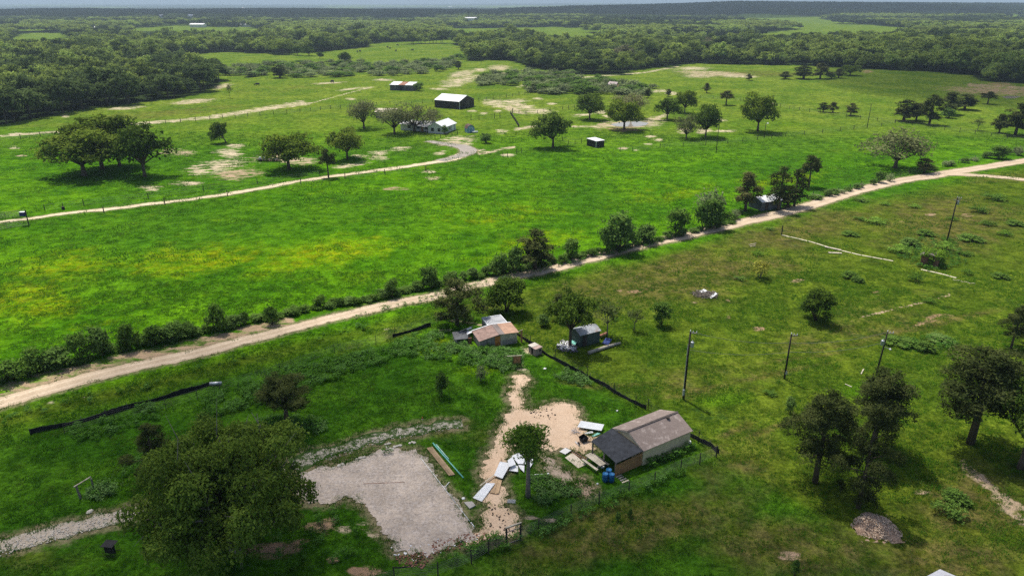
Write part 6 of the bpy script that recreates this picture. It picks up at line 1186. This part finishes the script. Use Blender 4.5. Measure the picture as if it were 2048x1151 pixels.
# junk at the green shed
scatter('scrap_heap', [[(1114,690),(1125,680),(1150,690),(1152,702),(1135,703),(1118,698)]], 150, m_ins, .04, .12, 'heap of bottles and cans under the full tree', .15)
scatter('scrap_heap', [[(1112,690),(1125,678),(1155,690),(1155,704),(1135,705),(1116,700)]], 130, mat('purple_grey_scrap', (.14, .12, .16), .6), .05, .14, 'dark scrap in the heap under the full tree', .1)
sheet([(1140,688),(1150,693),(1154,689),(1144,684)], .3, m_teal, 'tarp', 'teal tarp on the scrap heap', 'tarp', ribs=3, zs=(.2, .25, .4, .3)); sheet([(1203,688),(1216,691),(1224,684),(1212,680)], .3, mat('blue_tarp', (.02, .05, .22), .5), 'tarp', 'blue tarp beside the green shed', 'tarp', ribs=3, zs=(.15, .2, .45, .4))
a, b = G(1177, 708), G(1240, 688); o = MB().tube([(0, 0, .2), ((b - a).length * .5, .06, .22), ((b - a).length, 0, .2)], [.24, .22, .17], 9).build('log', mat('grey_log', (.36, .32, .26), .95, .25, 3.), None, True, a); o.rotation_euler = (0, 0, math.atan2((b - a).y, (b - a).x)); tag(o, 'long grey log lying below the green shed', 'log'); MB().tube([((b - a).length * .4, 0, .2), ((b - a).length * .5, .25, .4)], [.06, .03], 5).build('branch_stub', m_woodg, o)
board('board', 'reddish board leaning stack right of the green shed', 'board', (1199, 676), (1214, 670), .35, .2, .25, m_rust); board('plank', 'pale plank lying behind the green shed tree', 'plank', (1106, 608), (1118, 600), .3, .1, .2, m_plank)
# brush pile with two white panels
o = thing('brush_pile', 'grey brush pile in the middle of the rough field', 'brush pile', G(1410, 590)); tw_ = MB()
for i in range(240): a = rg.uniform(0, 6.28); q = math.sqrt(rg.random()) * 1.9; x, y = q * math.cos(a), q * math.sin(a) * .8; z = .75 * (1 - q / 2.1) * rg.random(); b_ = rg.uniform(0, 6.28); L_ = rg.uniform(.4, 1.2); tw_.tube([(x, y, z + .03), (x + L_ * math.cos(b_) * .5, y + L_ * math.sin(b_) * .5, z + rg.uniform(.05, .3))], rg.uniform(.025, .055), 4)
tag(tw_.build('twigs', mat('grey_twigs', (.22, .185, .15), .95, .3, 3.), o), None, None, None, 'stuff'); bm = bmesh.new(); bmesh.ops.create_icosphere(bm, subdivisions=3, radius=1); [setattr(v, 'co', Vector((v.co.x * 1.25, v.co.y * 1.0, max(0, v.co.z) * .45 * (1 + .3 * math.sin(v.co.x * 9) * math.cos(v.co.y * 8))))) for v in bm.verts]; me = bpy.data.meshes.new('mound'); bm.to_mesh(me); bm.free(); me.materials.append(mat('brush_core', (.10, .085, .07), 1., .4, 4.)); link('mound', me, o)
sheet([(1398,587),(1404,590),(1414,588),(1407,584)], .5, m_white, 'sheet_scrap', 'white panel on top of the brush pile', 'panel', ribs=0, zs=(.42, .42, .55, .55)); sheet([(1418,595),(1422,598),(1434,592),(1430,589)], .2, m_white, 'sheet_scrap', 'white panel leaning at the foot of the brush pile', 'panel', ribs=0, zs=(.15, .15, .4, .4))
# wood-chip heap under the drooping cedar
p = G(1752, 1055); o = thing('chip_heap', 'brown wood-chip heap under the drooping cedar', 'heap', p); bm = bmesh.new(); bmesh.ops.create_grid(bm, x_segments=40, y_segments=40, size=1); g2 = np.random.default_rng(3)
for v in bm.verts:
    q = math.hypot(v.co.x, v.co.y) * (1 + .22 * math.sin(3 * math.atan2(v.co.y, v.co.x) + 1) + .12 * math.sin(7 * math.atan2(v.co.y, v.co.x))) + .1; v.co = Vector((v.co.x * 2.0, v.co.y * 1.9, max(-.05, .55 * max(0, 1 - q * q) + (.05 * float(vnoise(np.array([v.co.x * 9]), np.array([v.co.y * 9]), 2)[0]) - .04))))
me = bpy.data.meshes.new('mound'); bm.to_mesh(me); bm.free(); me.materials.append(mat('wood_chips', (.34, .225, .15), 1., .5, 9., col2=(.46, .33, .24))); link('mound', me, o)
V, Fc = [], []
for i in range(900):
    a = g2.uniform(0, 6.28); q = math.sqrt(g2.random()) * .98 * (1 - .16 * math.sin(3 * a + 1)); x, y = q * 2 * math.cos(a), q * 1.9 * math.sin(a); z = .55 * (1 - q * q) + .02; M = Matrix.Translation((x, y, z)) @ Matrix.Rotation(g2.uniform(0, 6), 4, 'Z') @ Matrix.Rotation(g2.normal() * .5, 4, 'Y'); s = g2.uniform(.03, .10); b_ = MB().box(-s, s, -s * .35, s * .35, -.012, .012, M); k = len(V); V += b_.v; Fc += [tuple(i_ + k for i_ in f) for f in b_.f]
tag(link('chips', fast_mesh('chips', V, Fc, (mat('pale_chips', (.55, .42, .31), .95, .4, 5.),)), o), None, None, None, 'stuff')
# rows of planks in the right-hand field
def row(pts, n, wd_, lb, group, m, zig=False):
    P = [G(*p) for p in pts]; tot = resample(P, .05); k = len(tot)
    for i in range(n):
        a, b = tot[int(k * (i + .03) / n)], tot[min(k - 1, int(k * (i + .97) / n))]; d = b - a; o = MB().box(0, d.length, -wd_ / 2, wd_ / 2, .02, .07).build('plank', m, None); ang = math.atan2(d.y, d.x) + (rg.uniform(-.06, .06) if not zig else (.5 if i % 2 else -.5)); o.location = a; o.rotation_euler = (0, 0, ang); tag(o, lb, 'plank', group)
m_yel = mat('pale_yellow_planks', (.58, .53, .36), .85, .2, 1.5)
row([(1563,470),(1620,483),(1665,497),(1720,510),(1787,522)], 12, .38, 'pale plank of the long plank row in the right-hand field', 'long plank row', m_yel); row([(1842,539),(1880,547),(1912,556)], 5, .42, 'pale plank of the short row below the brick hut', 'short plank row', m_yel); row([(1906,559),(1950,568)], 6, .10, 'thin zigzag slat at the end of the short plank row', 'zigzag slats', m_yel, True)
for q, lb in ((((1650,494),(1682,501)), 'wide white board lying on the long plank row'), (((1657,506),(1683,507)), 'white board beside the long plank row')): board('board', lb, 'board', q[0], q[1], .55, .06, .09, m_plank)
o = link('marker_post', post_mesh(1.9, .11, m_pole), None, G(1563, 470)); tag(o, 'short black post at the end of the long plank row', 'post'); MB().lathe([(.12, 0), (.12, .05), (.03, .09)], 8, (0, 0, 1.9)).build('post_cap', m_dk, o)
for i, (a, b) in enumerate((((1498,490),(1512,487)), ((1500,493),(1511,491)), ((1690,768),(1703,774)), ((1722,748),(1727,738)))): board('stick', ['pale pole lying by the lane side of the rough field', 'second pale pole lying by the lane side of the rough field', 'white stick on the grass by the leaning pole', 'thin stick on the grass left of the leaning pole'][i], 'stick', a, b, .12, .06, .03, m_plank)
# junk under the round oak above the driveway
o = thing('scrap_cars', 'dark flat trailer with white drums under the round oak', 'trailer', G(512, 323), R(-4)); MB().box(0, 7, 0, 2, .45, .6).build('deck', m_dk, o)
for x in (1.5, 5.2): MB().tube([(x, -.12, .35), (x, .0, .35)], .35, 10).build('wheel', m_black, o)
for x in (1.0, 2.2, 5.5): MB().lathe([(.3, 0), (.3, .5), (.26, .55)], 10, (x, .7, .603)).build('drum', m_ins, o)
# grazing cattle, far pasture
def cow(p, rz, lb):
    o = thing('cow', lb, 'cow', p, rz, 'cattle in the far pasture'); me = bpy.data.meshes.get('cow_body')
    if not me:
        b = MB(); b.tube([(-.95, 0, 1.0), (-.8, 0, 1.0), (-.2, 0, .98), (.5, 0, 1.02), (.85, 0, 1.05)], [.2, .4, .44, .42, .2], 8); b.tube([(.75, 0, 1.1), (1.15, 0, .85), (1.35, 0, .5), (1.5, 0, .22)], [.26, .2, .15, .1], 7)
        for x in (-.7, .6):
            for y in (-.2, .2): b.tube([(x, y, .85), (x - .04, y, .42), (x, y, 0)], [.15, .08, .07], 6)
        b.tube([(-.95, 0, 1.15), (-1.1, 0, .6)], [.05, .03], 4); me = fast_mesh('cow_body', b.v, b.f, (m_black,), smoothed=True)
    link('body', me, o).scale = (1.15, 1.15, 1.15)
for i, (x, y) in enumerate(((795,92),(775,96),(780,98),(825,102),(792,103),(720,104),(682,98),(715,105),(665,166),(515,172))): cow(G(x, y), i * 1.1, ['black cow nearest the tree line in the far pasture', 'black cow left of the tree line cow', 'black cow in the middle of the far pasture', 'black cow at the right of the far pasture', 'black cow below the middle of the far pasture', 'black cow in the left half of the far pasture', 'black cow at the far left of the far pasture', 'black cow beside the one in the left half of the pasture', 'dark cow in the green field before the tin shed', 'dark cow in the green field near the dead tree'][i])
